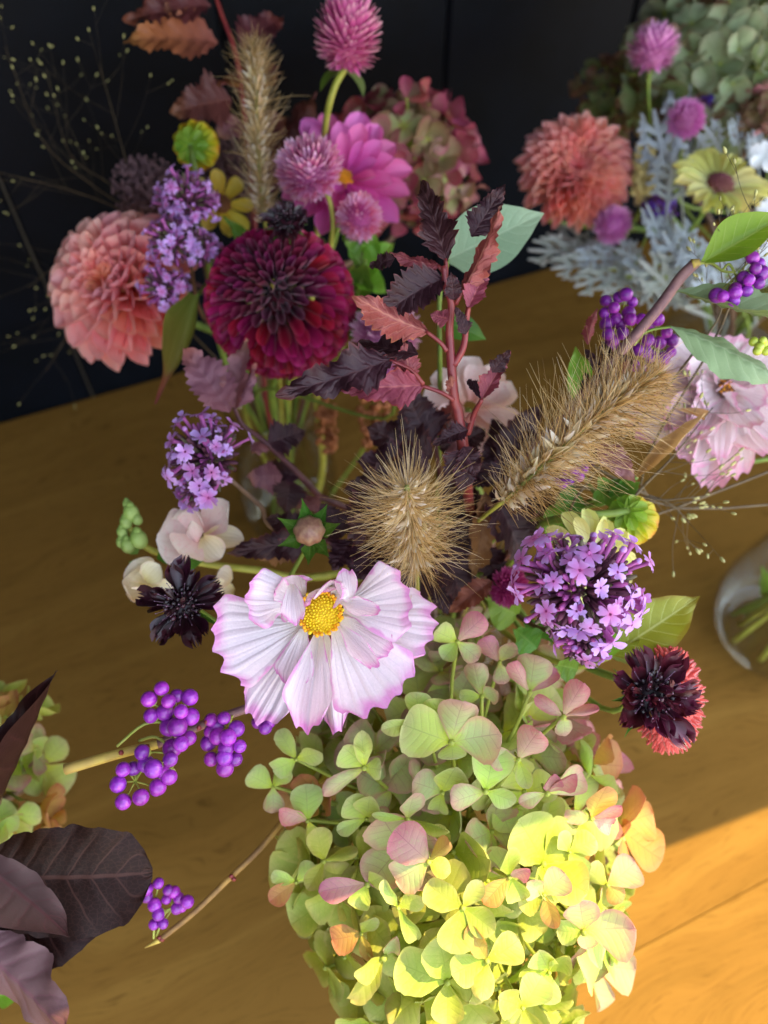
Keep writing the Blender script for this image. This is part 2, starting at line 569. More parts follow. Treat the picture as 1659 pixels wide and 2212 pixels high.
M_BLOCKER = plain('shade blocker surface', '#3b3732', '#45403a', scale=60, rough=0.85, bump=0.2)  # surface of the unseen slab added to block light
M_BOUNCE = plain('pale bounce surface', '#d6cfc2', '#c9c1b4', scale=3, rough=0.85, bump=0.3, dist=.004)
mb = MB()
mb.grid([[(-6, -8, -.78), (6, -8, -.78)], [(-6, 3, -.78), (6, 3, -.78)]])
bounce_ground = mb.build('bounce_ground', M_BOUNCE, None, smooth=False)  # added out of view to bounce sunlight up onto the flowers
bounce_ground['kind'] = 'structure'
EDIR = SUN_AZ
ENRM = Vector((-EDIR.y, EDIR.x, 0))
ea = UT(1340, 1870)
ZR = 0.74
eo = ea + SUN_DIR * (ZR / SUN_DIR.z)
EM = Matrix(((EDIR.x, ENRM.x, 0, eo.x), (EDIR.y, ENRM.y, 0, eo.y), (0, 0, 1, ZR), (0, 0, 0, 1)))
mb = MB()
SL = 0.16
sec = [(0.0, 0.0), (1.0, -SL), (1.0, -SL + 0.02), (0.0, 0.02)]
mb.grid([[(x, y, z) for y, z in sec] for x in (-4.0, 1.6)], closed=True)
mb.cap([0, 1, 2, 3]); mb.cap([7, 6, 5, 4])
blocker = put('shade_blocker', mb.mesh('shade_blocker', M_BLOCKER, smooth=False), None, EM)  # unseen sloping slab, added to cast the shade edge and dim the back
blocker['kind'] = 'structure'
mb = MB()
mb.box((-1.35, -0.9, -0.5), (-1.3, 0.69, 1.9))
side = put('side_blocker', mb.mesh('side_blocker', M_WALL, smooth=False), None, TROT.copy())  # added out of view to cut the sky light from the left
side['kind'] = 'structure'

# ------------------------------------------------------------------ glass vases
def glass_mat():
    m, t = nodes('vase glass')
    k = NT(t)
    lw = k.n('ShaderNodeLayerWeight'); lw.inputs['Blend'].default_value = 0.5
    tr = k.n('ShaderNodeBsdfTransparent'); tr.inputs[0].default_value = (0.975, 0.985, 0.985, 1)
    gl = k.n('ShaderNodeBsdfGlossy'); gl.inputs['Roughness'].default_value = 0.03
    mx = k.n('ShaderNodeMixShader')
    k.l(k.math('MULTIPLY_ADD', k.math('POWER', lw.outputs['Facing'], 3.5), 0.8, 0.05, clamp=True), mx.inputs[0]); k.l(tr.outputs[0], mx.inputs[1]); k.l(gl.outputs[0], mx.inputs[2])
    out = k.n('ShaderNodeOutputMaterial'); k.l(mx.outputs[0], out.inputs[0])
    return m

def water_mat():
    m, t = nodes('vase water')
    k = NT(t)
    lw = k.n('ShaderNodeLayerWeight'); lw.inputs['Blend'].default_value = 0.5
    tr = k.n('ShaderNodeBsdfTransparent'); tr.inputs[0].default_value = (0.95, 0.965, 0.955, 1)
    gl = k.n('ShaderNodeBsdfGlossy'); gl.inputs['Roughness'].default_value = 0.02
    mx = k.n('ShaderNodeMixShader')
    k.l(k.math('MULTIPLY_ADD', k.math('POWER', lw.outputs['Facing'], 4.0), 0.5, 0.03, clamp=True), mx.inputs[0]); k.l(tr.outputs[0], mx.inputs[1]); k.l(gl.outputs[0], mx.inputs[2])
    out = k.n('ShaderNodeOutputMaterial'); k.l(mx.outputs[0], out.inputs[0])
    return m

M_GLASS, M_WATER = glass_mat(), water_mat()

class Vase:
    def __init__(s, label, base, prof_, th=0.0025, level=0.6):
        s.base = Vector((base.x, base.y, 0.001))
        s.top = prof_[-1][1]
        s.mouth = prof_[-1][0] - th
        s.prof = prof_
        root = thing('glass_vase', label, 'vase', s.base)
        n = len(prof_)
        H = prof_[-1][1]
        P = spline([Vector((r, 0, h)) for r, h in prof_], 6)
        outer = [(p.x, max(0, p.z)) for p in P]
        inner = [(max(p.x - th, 0.001), max(p.z, th * 2)) for p in P]
        mb = MB()
        mb.lathe([(0.0005, 0.0)] + outer + [(outer[-1][0] - th * 0.5, outer[-1][1] + th * 0.4)] + inner[::-1] + [(0.0005, th * 2)], s.base, ZUP, 40)
        mb.build('glass', M_GLASS, root, at=s.base)
        mb = MB()
        wl = H * level
        wp = [(r - 0.0006, h) for r, h in inner if h < wl]
        if len(wp) > 1:
            mb.lathe([(0.0005, th * 2 + 0.0004)] + [(r, h + 0.0004) for r, h in wp] + [(0.0005, wp[-1][1] + 0.0004)], s.base, ZUP, 32)
            mb.build('water', M_WATER, root, at=s.base)
        s.root = root
        s.k = 0
    def slot(s):
        """The next free place in the mouth and the matching foot of a stem on the floor of the vase."""
        s.k += 1
        a = s.k * 2.399963
        r = s.mouth * 0.82 * math.sqrt(((s.k * 0.618) % 1.0) * 0.85 + 0.1)
        d = Vector((math.cos(a), math.sin(a), 0))
        rb = (s.prof[1][0] - 0.006) * 0.75
        return s.base + d * r + ZUP * (s.top - 0.004), s.base - d * rb * 0.8 + ZUP * (0.009 + 0.004 * ((s.k * 0.37) % 1))

VB = Vase('clear glass vase hidden under the cosmos and the big green hydrangea', Vector((0.055, 0.275, 0)), [(0.034, 0), (0.040, 0.02), (0.043, 0.06), (0.036, 0.12), (0.036, 0.165)])
VA = Vase('clear glass vase below the burgundy ball dahlia', Vector((-0.088, 0.436, 0)), [(0.036, 0), (0.042, 0.02), (0.046, 0.07), (0.040, 0.13), (0.044, 0.18)])
VC = Vase('low glass bowl vase under the silver lacy foliage', Vector((0.345, 0.60, 0)), [(0.035, 0), (0.055, 0.02), (0.066, 0.06), (0.06, 0.11), (0.062, 0.135)])
VE = Vase('bulbous clear glass vase standing by itself on the bare table beside the verbena', Vector((0.345, 0.315, 0)), [(0.036, 0), (0.052, 0.010), (0.060, 0.048), (0.053, 0.10), (0.042, 0.145), (0.034, 0.185)])
VD = Vase('glass vase below the large dark purple-brown leaves', Vector((-0.335, 0.06, 0)), [(0.036, 0), (0.042, 0.02), (0.045, 0.07), (0.042, 0.13), (0.045, 0.17)])

M_STEM = plain('green stem', '#6f8a3a', '#86993f', scale=90, rough=0.5, bump=0.15, trans=0.1)
M_STEMY = plain('yellow green stem', '#a3a53f', '#b9b552', scale=90, rough=0.5, bump=0.15, trans=0.1)
M_STEMB = plain('brown stem', '#5d4534', '#735842', scale=120, rough=0.6, bump=0.3)
M_STEMR = plain('red stem', '#762a30', '#8a3a36', scale=120, rough=0.4, bump=0.25)
M_STEMP = plain('dark purple stem', '#4f2a30', '#63383c', scale=120, rough=0.5, bump=0.25)
M_TWIG = plain('mauve twig', '#7c5a5c', '#97706a', scale=160, rough=0.65, bump=0.4)

def to_vase(root, head, vase, r0, r1, mat, lean=None, sag=0.35, name='stem', n=7):
    """A stem from the flower head down through the mouth of its vase to the water."""
    a, b = vase.slot()
    L = (head - a).length
    d = lean if lean is not None else Vector((0, 0, -1))
    p1 = head + d.normalized() * L * sag
    p2 = a + (a - b).normalized() * L * 0.25
    stem(root, [head, p1, p2.lerp(p1, 0.2), a, a.lerp(b, 0.5), b], r1, r0, mat, name, n)

# ------------------------------------------------------------------ builders of flowers and foliage
def basis(ax):
    ax = ax.normalized()
    a = ax.cross(Vector((0.13, 0.31, 0.94))).normalized()
    return ax, a, ax.cross(a)

def sph(B, phi, th):
    ax, a, c = B
    return ax * math.cos(phi) + (a * math.cos(th) + c * math.sin(th)) * math.sin(phi)

GA = 2.399963

def dahlia(label, c, ax, R, mat, mats_in, vase, N=120, ball=False, group=None, phimax=1.75, seed=1, calyx=True, cone=None, lean=None, wide=.40):
    """Petals in a spiral from a tight heart to a wide skirt; each petal is scooped along its length."""
    r = random.Random(seed)
    root = thing('dahlia', label, 'flower', c - ax * R * 0.6, group)
    B = basis(ax)
    if ball:
        W = prof((0, .22), (.3, .36), (.65, .48), (.88, .5), (1, .46))
        tipf = lambda u: 1 - .10 * u * u
        var = [blade('petal', mat, W, nv=9, nu=8, vp=1.3, roll=1.25 + 0.12 * i, curl=-.1, curlp=2.5, end=tipf, seed=i) for i in range(3)]
        vin = [blade('petal', mats_in, W, nv=8, nu=6, roll=1.5, curl=.4, curlp=1.4, end=tipf, seed=9 + i) for i in range(2)]
    else:
        W = prof((0, .16), (.25, .32), (.6, .47), (.8, .48), (.92, .38), (.98, .22), (1, .08))
        var = [blade('petal', mat, W, nv=12, nu=8, vp=1.4, roll=0.85 + 0.1 * i, curl=0.4 - 0.08 * i, curlp=1.6, ripple=0.008, rfreq=1.5, seed=i) for i in range(4)]
        vin = [blade('petal', mats_in, W, nv=8, nu=6, roll=1.3, curl=-0.7, curlp=1.3, seed=9 + i) for i in range(2)]
    for k in range(N):
        t = (k + 0.5) / N
        phi = 0.10 + (phimax - 0.10) * t ** 0.62
        th = k * GA + r.uniform(-.07, .07)
        d = sph(B, phi, th)
        inner = t < (0.22 if ball else 0.16)
        if ball:
            L = R * (0.34 + 0.28 * sm(0, .5, t))
            tip = c + sph(B, phi + .07 + .12 * t, th) * R * (0.86 + 0.14 * sm(0, .4, t)) * r.uniform(.98, 1.02)
            base = c + sph(B, max(.02, phi - .10), th) * R * (.58 + .06 * t)
            wd = R * (0.13 + 0.17 * sm(0, .45, t))
        else:
            L = R * (0.28 + 0.62 * sm(0, .75, t)) * r.uniform(.95, 1.05)
            base = c + d * R * 0.13 - ax * R * 0.12 * sm(.3, 1, t)
            tip = base + sph(B, phi * (0.85 if t < .3 else .95), th) * L + ax * (R * 0.06 * (1 - t))
            wd = R * (0.17 + (wide - .17) * sm(0.05, .55, t))
        M = frame(base, tip, ax * 1.0 - d * 0.25 + Vector((r.uniform(-.1, .1), r.uniform(-.1, .1), r.uniform(-.1, .1))), wd)
        put('petal', r.choice(vin if inner else var), root, M)
    m = MB()
    m.ball(c - ax * R * 0.05, R * 0.24, 12, 8)
    m.build('heart', cone or mats_in, root, at=c)
    if calyx:
        lf = blade('sepal', MAT['leafmid'], prof((0, .2), (.4, .5), (1, .02)), nv=6, nu=4, curl=0.8)
        for k in range(7):
            th = k * 6.283 / 7
            d = sph(B, 2.0, th)
            put('sepal', lf, root, frame(c - ax * R * 0.35 + d * R * 0.05, c - ax * R * 0.45 + d * R * 0.42, ax, R * 0.28))
    to_vase(root, c - ax * R * 0.25, vase, 0.0032, 0.0026, M_STEM, lean=-ax)
    return root

def gomphrena(label, c, ax, r_, h_, mats, vase, group, seed=1, N=210, bracts=True, stem_pts=None, lean=None, stem_r=0.0011, smat=None):
    """Papery clover-like head: pointed bracts set close together all over an egg shape."""
    rr = random.Random(seed)
    r_, h_ = r_ * .93, h_ * .93
    root = thing('globe_amaranth', label, 'flower', c - ax * h_, group)
    B = basis(ax)
    m = MB()
    for k in range(N):
        t = (k + 0.5) / N
        cz = 1 - 1.93 * t
        phi = math.acos(max(-1, min(1, cz)))
        th = k * GA
        d = sph(B, phi, th)
        rad = sph(B, math.pi / 2, th)
        p = c + ax * cz * h_ + rad * math.sin(phi) * r_
        out = (d * 1.15 + ax * 0.6 + Vector((rr.uniform(-.2, .2), rr.uniform(-.2, .2), rr.uniform(-.2, .2)))).normalized()
        L = r_ * rr.uniform(.32, .58) * (0.75 + 0.5 * math.sin(phi))
        side = out.cross(d).normalized()
        nrm = side.cross(out).normalized()
        w = L * 0.2
        b0 = p - out * L * 0.45 - d * r_ * 0.1
        rows, uv = [], []
        for i, (v, ww, lift) in enumerate(((0, .55, 0), (.45, 1, .05), (.8, .62, .02), (1.0, .05, -.06))):
            cc = b0 + out * L * 1.35 * v + d * L * lift
            rows.append([cc - side * w * ww - d * w * .4 * ww, cc + d * w * .18, cc + side * w * ww - d * w * .4 * ww])
            uv.append([(0, v), (.5, v), (1, v)])
        m.grid(rows, uvs=uv, mi=0 if rr.random() < .6 else 1)
    core = MB()
    stuff(m.build('bracts', mats[:2], root, at=c))
    rows = []
    for i in range(7):
        t = math.pi * i / 6
        rows.append([c + ax * math.cos(t) * h_ * .86 + sph(B, math.pi / 2, 2 * math.pi * j / 10) * math.sin(t) * r_ * .8 for j in range(10)])
    core.grid(rows, closed=True)
    core.build('core', mats[1], root, at=c)
    if bracts:
        lf = blade('leaf_bract', MAT['leafmid'], prof((0, .15), (.35, .5), (.7, .36), (1, .01)), nv=8, nu=6, fold=.25, curl=-.7)
        for s in (-1, 1):
            th = 0.6 + (math.pi if s > 0 else 0)
            d = sph(B, 1.75, th)
            b = c - ax * h_ * .95
            put('leaf_bract', lf, root, frame(b, b + d * r_ * 1.25 - ax * r_ * .25, ax, r_ * .95))
    if stem_pts:
        stem(root, [c - ax * h_ * .9] + stem_pts, stem_r, stem_r, smat or M_STEM)
    else:
        to_vase(root, c - ax * h_ * .9, vase, 0.0016, stem_r, smat or M_STEM, lean=lean or -ax)
    return root

def floret_mesh(name, mats, seed=0, L=1.0):
    """Verbena floret: narrow tube flaring into five notched lobes. Unit: lobes reach radius 1, tube 2.4 long below."""
    r = random.Random(seed)
    m = MB()
    m.tube([(0, 0, -2.6), (0.05, 0, -1.4), (0, 0, -0.35), (0, 0, 0.0)], [.16, .20, .22, .34], 6, mi=1, caps=False)
    for k in range(5):
        a = k * 2 * math.pi / 5 + r.uniform(-.1, .1)
        ca, sa = math.cos(a), math.sin(a)
        rows, uv = [], []
        tilt = r.uniform(-.45, .6)
        for i, (v, w) in enumerate(((0.12, .10), (.45, .30), (.8, .42), (1.0, .34))):
            row, ur = [], []
            for j, u in enumerate((-1, -.5, 0, .5, 1)):
                rad = v * (1 - (.13 if (u == 0 and i == 3) else 0))
                x, y = rad, u * w
                z = .12 + tilt * v * v - .12 * v ** 3 - .08 * abs(u) * v + .10 * v
                row.append((x * ca - y * sa, x * sa + y * ca, z)); ur.append((.5 + u / 2, v))
            rows.append(row); uv.append(ur)
        m.grid(rows, uvs=uv, mi=0)
    return m.mesh(name, mats)

def bud_mesh(name, mats):
    m = MB()
    m.tube([(0, 0, -2.2), (0, 0, -1), (0, 0, -.2), (0, 0, .1), (0, 0, .3)], [.15, .2, .2, .34, .1], 6, mi=1)
    m.ball((0, 0, .2), .33, 6, 5, mi=0)
    return m.mesh(name, mats)

def zmat(p, d, s, spin=0.0):
    d = d.normalized()
    a = d.orthogonal().normalized(); c = d.cross(a)
    x = a * math.cos(spin) + c * math.sin(spin); y = d.cross(x)
    return Matrix(((x.x * s, y.x * s, d.x * s, p.x), (x.y * s, y.y * s, d.y * s, p.y), (x.z * s, y.z * s, d.z * s, p.z), (0, 0, 0, 1)))

def verbena(label, c, ax, R, fl, vase, group, n=46, heads=None, seed=1, nb=26, stem_pts=None, squash=(1, 1), nstuff=170):
    """Domed heads of small lilac florets over dark calyces. heads: list of (offset, scale)."""
    r = random.Random(seed)
    root = thing('verbena', label, 'flower', c - ax * R, group)
    heads = heads or [(Vector((0, 0, 0)), 1.0, n)]
    mc = MB()
    for off, s, cnt in heads:
        hc = c + off
        B = basis(ax)
        foot = hc - ax * R * s * 0.75
        Rr = R * s
        for k in range(cnt):
            t = (k + .5) / cnt
            phi = math.acos(1 - 1.25 * (t ** .85)) + r.uniform(-.12, .12)
            th = k * GA + r.uniform(-.25, .25)
            d = sph(B, abs(phi), th)
            rad = Rr * r.uniform(.66, 1.12)
            p = hc + d * rad - ax * Rr * .15
            dd = (d + Vector((r.uniform(-.3, .3), r.uniform(-.3, .3), r.uniform(-.3, .3)))).normalized()
            if r.random() < .72:
                put('floret', r.choice(FLORET), root, zmat(p, dd, fl * r.uniform(.68, 1.15), r.uniform(0, 6)))
            else:
                put('bud', r.choice(VBUD), root, zmat(p - dd * fl * .3, dd, fl * r.uniform(.8, 1), r.uniform(0, 6)))
        for k in range(int(nstuff * s)):
            t = (k + .5) / (nstuff * s)
            d = sph(B, math.acos(1 - 1.45 * t), k * GA)
            p0 = hc + d * Rr * r.uniform(.2, .4) - ax * Rr * .2
            p1 = hc + d * Rr * r.uniform(.6, .8) - ax * Rr * .15
            q = p1 + d * fl * .5
            mc.tube([p0, p0.lerp(p1, .6), p1, q], [fl * .1, fl * .2, fl * .26, fl * .1], 5, mi=r.choice((0, 0, 1, 2)), caps=False)
        stem(root, [foot - ax * R * .2, hc - ax * R * s * .2], .0012, .0018, M_STEMP, 'branch')
    stuff(mc.build('calyces', [MAT['calyx'], MAT['calyxg'], MAT['vtube']], root, at=c))
    if stem_pts:
        stem(root, [c - ax * R * .3] + stem_pts, .0011, .0013, M_STEMB)
    else:
        to_vase(root, c - ax * R * .3, vase, .0016, .0012, M_STEMB, lean=-ax)
    return root

def bristle_grass(label, path, R, vase, group, nsp=150, nbr=1100, seed=1, tail=None, length=1.0, flare=0.5, taper=None, husk=.38, thick=1.0):
    """Fountain-grass plume: husks along a rachis, each with a spray of long fine bristles."""
    r = random.Random(seed)
    P = spline(path, 14)
    root = thing('fountain_grass', label, 'grass plume', P[0], group)
    m = MB(); m.tube(P, [.0011] * len(P), 5)
    m.build('rachis', MAT['rachis'], root)
    tp = taper or prof((0, .55), (.2, 1), (.7, .95), (.92, .6), (1, .3))
    def at(t):
        q = t * (len(P) - 1); i = min(int(q), len(P) - 2)
        p = P[i].lerp(P[i + 1], q - i); d = (P[i + 1] - P[i]).normalized()
        return p, d
    for k in range(nsp):
        t = min(.995, max(.005, (k + .5) / nsp + r.uniform(-.012, .012)))
        p, d = at(t)
        a = d.orthogonal().normalized(); c = d.cross(a)
        th = k * GA
        o = (a * math.cos(th) + c * math.sin(th))
        dd = (o * r.uniform(.6, 1.1) + d * r.uniform(.3, 1.0) + Vector((r.uniform(-.35, .35), r.uniform(-.35, .35), r.uniform(-.35, .35)))).normalized()
        L = R * husk * tp(t) * r.uniform(.8, 1.15)
        b = p + o * R * .06
        put('husk', r.choice(HUSK), root, frame(b, b + dd * L, o + Vector((r.uniform(-.4, .4),) * 3), L * .30))
    mb = MB()
    for k in range(nbr):
        t = r.random()
        p, d = at(t)
        a = d.orthogonal().normalized(); c = d.cross(a)
        th = r.uniform(0, 6.283)
        o = (a * math.cos(th) + c * math.sin(th))
        dd = (o * r.uniform(.5, 1.1) + d * r.uniform(flare * .3, flare * 1.7) + Vector((r.uniform(-.15, .15), r.uniform(-.15, .15), r.uniform(-.15, .15)))).normalized()
        L = R * tp(t) * r.uniform(.55, 1.15) * (1.0 if r.random() < .8 else 1.25)
        bend = (o * r.uniform(-.2, .2) + d * r.uniform(-.12, .28) - ZUP * r.uniform(0, .14) + Vector((r.uniform(-.16, .16), r.uniform(-.16, .16), r.uniform(-.16, .16)))) * L
        w = r.uniform(.00010, .00017) * thick
        pts = [p, p + dd * L * .35 + bend * .08, p + dd * L * .7 + bend * .42, p + dd * L + bend]
        mb.tube(pts, [w * 1.1, w * .95, w * .7, w * .3], 3, mi=r.choice((0, 0, 1, 2)), caps=False)
    stuff(mb.build('bristles', [MAT['bristle'], MAT['bristle2'], MAT['bristle3']], root, at=P[0]))
    if tail:
        stem(root, [P[0]] + tail, .0010, .0012, M_STEMY)
    elif vase is not None:
        to_vase(root, P[0], vase, .0013, .0010, M_STEMY, lean=(P[0] - P[1]))
    return root

def scabious(label, c, ax, R, vase, group, seed=1, npet=8, lobe=True, mats=None, sep=None, stamens=60, stem_pts=None, knob=.42, inner_pet=0):
    """Dark pincushion: crowded glossy beads in the middle, lobed petals round it, narrow green bracts under it."""
    r = random.Random(seed)
    mats = mats or (MAT['scab'], MAT['scabc'])
    root = thing('pincushion_flower', label, 'flower', c - ax * R * .6, group)
    B = basis(ax)
    W = prof((0, .14), (.3, .3), (.6, .48), (.85, .5), (.96, .36), (1, .2))
    var = [blade('petal', mats[0], W, nv=9, nu=6, roll=.9, curl=.55 * s, curlp=1.2, ripple=.04, rfreq=1.2, end=lambda u: 1 - .10 * math.cos(u * 9), seed=s * 5) for s in (1, -1)]
    for k in range(npet):
        th = k * 2 * math.pi / npet + r.uniform(-.15, .15)
        for q in range(3):
            phi = 1.35 + r.uniform(-.25, .2) - .1 * (q == 1)
            d = sph(B, phi, th + (q - 1) * .26)
            b = c + d * R * .30
            L = R * r.uniform(.52, .74) * (1.12 if q == 1 else .92)
            put('petal', r.choice(var), root, frame(b, b + d * L, ax + Vector((r.uniform(-.3, .3), r.uniform(-.3, .3), 0)), L * .74))
    for k in range(inner_pet):
        d = sph(B, r.uniform(.25, 1.15), r.uniform(0, 6.283))
        b = c + d * R * knob * .8
        L = R * r.uniform(.2, .38)
        put('petal', r.choice(var), root, frame(b, b + (d + Vector((r.uniform(-.4, .4), r.uniform(-.4, .4), r.uniform(-.4, .4)))).normalized() * L, ax + Vector((r.uniform(-.8, .8), r.uniform(-.8, .8), 0)), L * .55))
    bd = BEAD[0]
    for k in range(stamens):
        t = (k + .5) / stamens
        d = sph(B, math.acos(1 - .95 * t), k * GA)
        p = c + d * R * knob * r.uniform(.92, 1.06) - ax * R * .08
        put('bead', BEAD[k % len(BEAD)], root, zmat(p, d, R * r.uniform(.045, .07), k))
    m = MB(); m.ball(c - ax * R * .1, R * knob * .9, 12, 8)
    m.build('cushion', mats[1], root, at=c)
    m = MB()
    for k in range(26):
        d = sph(B, math.acos(1 - .8 * (k + .5) / 26), k * GA + 1)
        m.tube([c + d * R * knob * .9, c + d * R * knob * 1.45], [R * .008, R * .006], 3, caps=False)
        m.ball(c + d * R * knob * 1.48, R * .018, 5, 4, (1, 1, 1))
    stuff(m.build('stamens', MAT['stamen'], root, at=c))
    lf = blade('bract', MAT['leafmid'], prof((0, .3), (.4, .5), (1, .02)), nv=6, nu=4, fold=.3, curl=.3)
    for k in range(7):
        d = sph(B, 1.75, k * .9 + .3)
        put('bract', lf, root, frame(c - ax * R * .15 + d * R * .2, c - ax * R * .25 + d * R * r.uniform(.7, 1.0), ax, R * .14))
    if stem_pts:
        stem(root, [c - ax * R * .2] + stem_pts, .0013, .0013, M_STEM)
    else:
        to_vase(root, c - ax * R * .2, vase, .0016, .0013, M_STEM, lean=-ax)
    return root

def hydrangea(label, c, ax, axes, size, matf, vase, group=None, n=90, seed=1, hand=(), phimax=2.0, petals=4, name='hydrangea', stems=True, skip=None, tilt=.55, inner=0):
    """A mop of four-petalled florets on fine stalks. axes: (right, up, out) radii; hand: florets set one by one."""
    r = random.Random(seed)
    root = thing(name, label, 'flower', c - ax.normalized() * axes[2], group)
    A = ax.normalized()
    X = (RT - A * A.dot(RT)).normalized()
    Y = A.cross(X)
    def one(p, nrm, s, spin, mat, spec=None):
        fc = put('floret', r.choice(HEYE[mat] if mat in HEYE else HEYE['g']), root, zmat(p, nrm, s, r.uniform(0, 6)))
        a = nrm.orthogonal().normalized() if spec is None else None
        if spec is None:
            b = nrm.cross(a)
            k0 = 4 if r.random() < .8 else 3
            if petals != 4: k0 = petals
            lift = r.uniform(-.15, .5)
            for k in range(k0):
                th = spin + k * 2 * math.pi / k0 + r.uniform(-.22, .22)
                e = r.uniform(-.2, .3) + lift
                d = (a * math.cos(th) + b * math.sin(th)) * math.cos(e) + nrm * math.sin(e)
                L = s * r.uniform(.8, 1.15)
                mm = r.choice(HPET[mat])
                put('petal', mm, fc, frame(p + d * s * .04, p + d * L, nrm + a * r.uniform(-.4, .4) + b * r.uniform(-.4, .4), L * r.uniform(.8, 1.0)))
        else:
            for (ang, L, to, wr, mt) in spec:
                e = to
                d2 = RT * math.cos(math.radians(ang)) + UPV * math.sin(math.radians(ang))
                d = (d2 * math.cos(e) + BACK * math.sin(e)).normalized()
                put('petal', r.choice(HPET[mt or mat]), fc, frame(p + d * L * .03, p + d * L, BACK + Vector((r.uniform(-.3, .3), r.uniform(-.3, .3), 0)), L * wr))
        return fc
    mst = MB()
    for k in range(n):
        t = (k + .5) / n
        phi = math.acos(1 - (1 - math.cos(phimax)) * t)
        th = k * GA + r.uniform(-.2, .2)
        lx, ly, lz = math.sin(phi) * math.cos(th), math.sin(phi) * math.sin(th), math.cos(phi)
        rad = r.uniform(.80, 1.04)
        p = c + (X * lx * axes[0] + Y * ly * axes[1] + A * lz * axes[2]) * rad
        if skip and skip(p):
            continue
        nn = (X * lx / axes[0] + Y * ly / axes[1] + A * lz / axes[2]).normalized()
        nn = (nn + Vector((r.uniform(-1, 1), r.uniform(-1, 1), r.uniform(-1, 1))) * tilt).normalized()
        one(p, nn, size * r.uniform(.82, 1.12), r.uniform(0, 6.28), matf(p, r))
        if stems:
            q = c + (p - c) * .45 - A * axes[2] * .1
            mst.tube(spline([q, q.lerp(p, .5) + Vector((r.uniform(-1, 1), r.uniform(-1, 1), r.uniform(-1, 1))) * size * .15, p - nn * size * .05], 3), size * .045, 5)
    for (x, y, d, mat, spec) in hand:
        p = U(x, y, d)
        s = max(q[1] for q in spec)
        one(p, BACK, s, 0, mat, spec)
        q = c + (p - c) * .45
        mst.tube(spline([q, q.lerp(p, .6) + Vector((r.uniform(-1, 1), r.uniform(-1, 1), -.5)) * size * .15, p - BACK * size * .02], 3), size * .045, 5)
    for k in range(inner):           # small dim florets deep inside the head
        d = Vector((r.gauss(0, 1), r.gauss(0, 1), r.gauss(0, 1))).normalized() * r.uniform(.3, .72)
        p = c + X * d.x * axes[0] + Y * d.y * axes[1] + A * d.z * axes[2]
        one(p, (A + Vector((r.uniform(-1, 1), r.uniform(-1, 1), r.uniform(-1, 1)))).normalized(), size * r.uniform(.7, .95), r.uniform(0, 6), 'g' if 'g' in HPET and name == 'hydrangea' else list(HPET)[0])
    for k in range(9):
        d = sph((A, X, Y), r.uniform(.3, 1.9), k * GA)
        e = c + X * d.dot(X) * axes[0] * .6 + Y * d.dot(Y) * axes[1] * .6 + A * d.dot(A) * axes[2] * .6
        mst.tube(spline([c - A * axes[2] * .7, c.lerp(e, .4) - A * axes[2] * .3, e], 4), size * .08, 5)
    stuff(mst.build('stalks', MAT['hstalk'], root, at=c))
    if vase is not None:
        to_vase(root, c - A * axes[2] * .65, vase, .0032, .0028, M_STEMB, lean=-A * .5 - ZUP)
    return root

def leaf_at(root, b, t, w, me, nrm, name='leaf', petiole=None, pm=None, pr=.0007, depth=None):
    o = put(name, me, root, frame(b, t, nrm, w, depth))
    if petiole is not None:
        stem(o, [petiole, petiole.lerp(b, .5) + (b - t).normalized() * .001, b + (t - b) * .04], pr * 1.2, pr, pm or M_STEMR, 'petiole', n=5, seg=4)
    return o

def berry_cluster(root, c, ctrs, r_, stalk_from, seed=1, rnd=.16, calyx=True, mat='berry'):
    """Round berries on forked green stalks, each in a small calyx."""
    rr = random.Random(seed)
    st = MB()
    hub = c
    st.tube(spline([stalk_from, stalk_from.lerp(hub, .5) + UPV * .004, hub], 4), r_ * .2, 5)
    for p in ctrs:
        s = r_ * 1.03 * rr.uniform(1 - rnd, 1 + rnd)
        d = (p - hub); d = d.normalized() if d.length > 1e-6 else BACK
        b = put('berry', rr.choice(BERRY[mat]), root, zmat(p, d, s, rr.uniform(0, 6)))
        mid = hub.lerp(p, .55) - BACK * r_ * .35
        st.tube(spline([hub, mid, p - d * s * .9], 3), r_ * .11, 5)
        if calyx and rr.random() < .55:
            st.lathe([(s * .15, -.35 * s), (s * .62, -.05 * s), (s * .72, .35 * s)], p - d * s * .8, d, 7)
    stuff(st.build('stalks', MAT['bstalk'], root, at=hub))

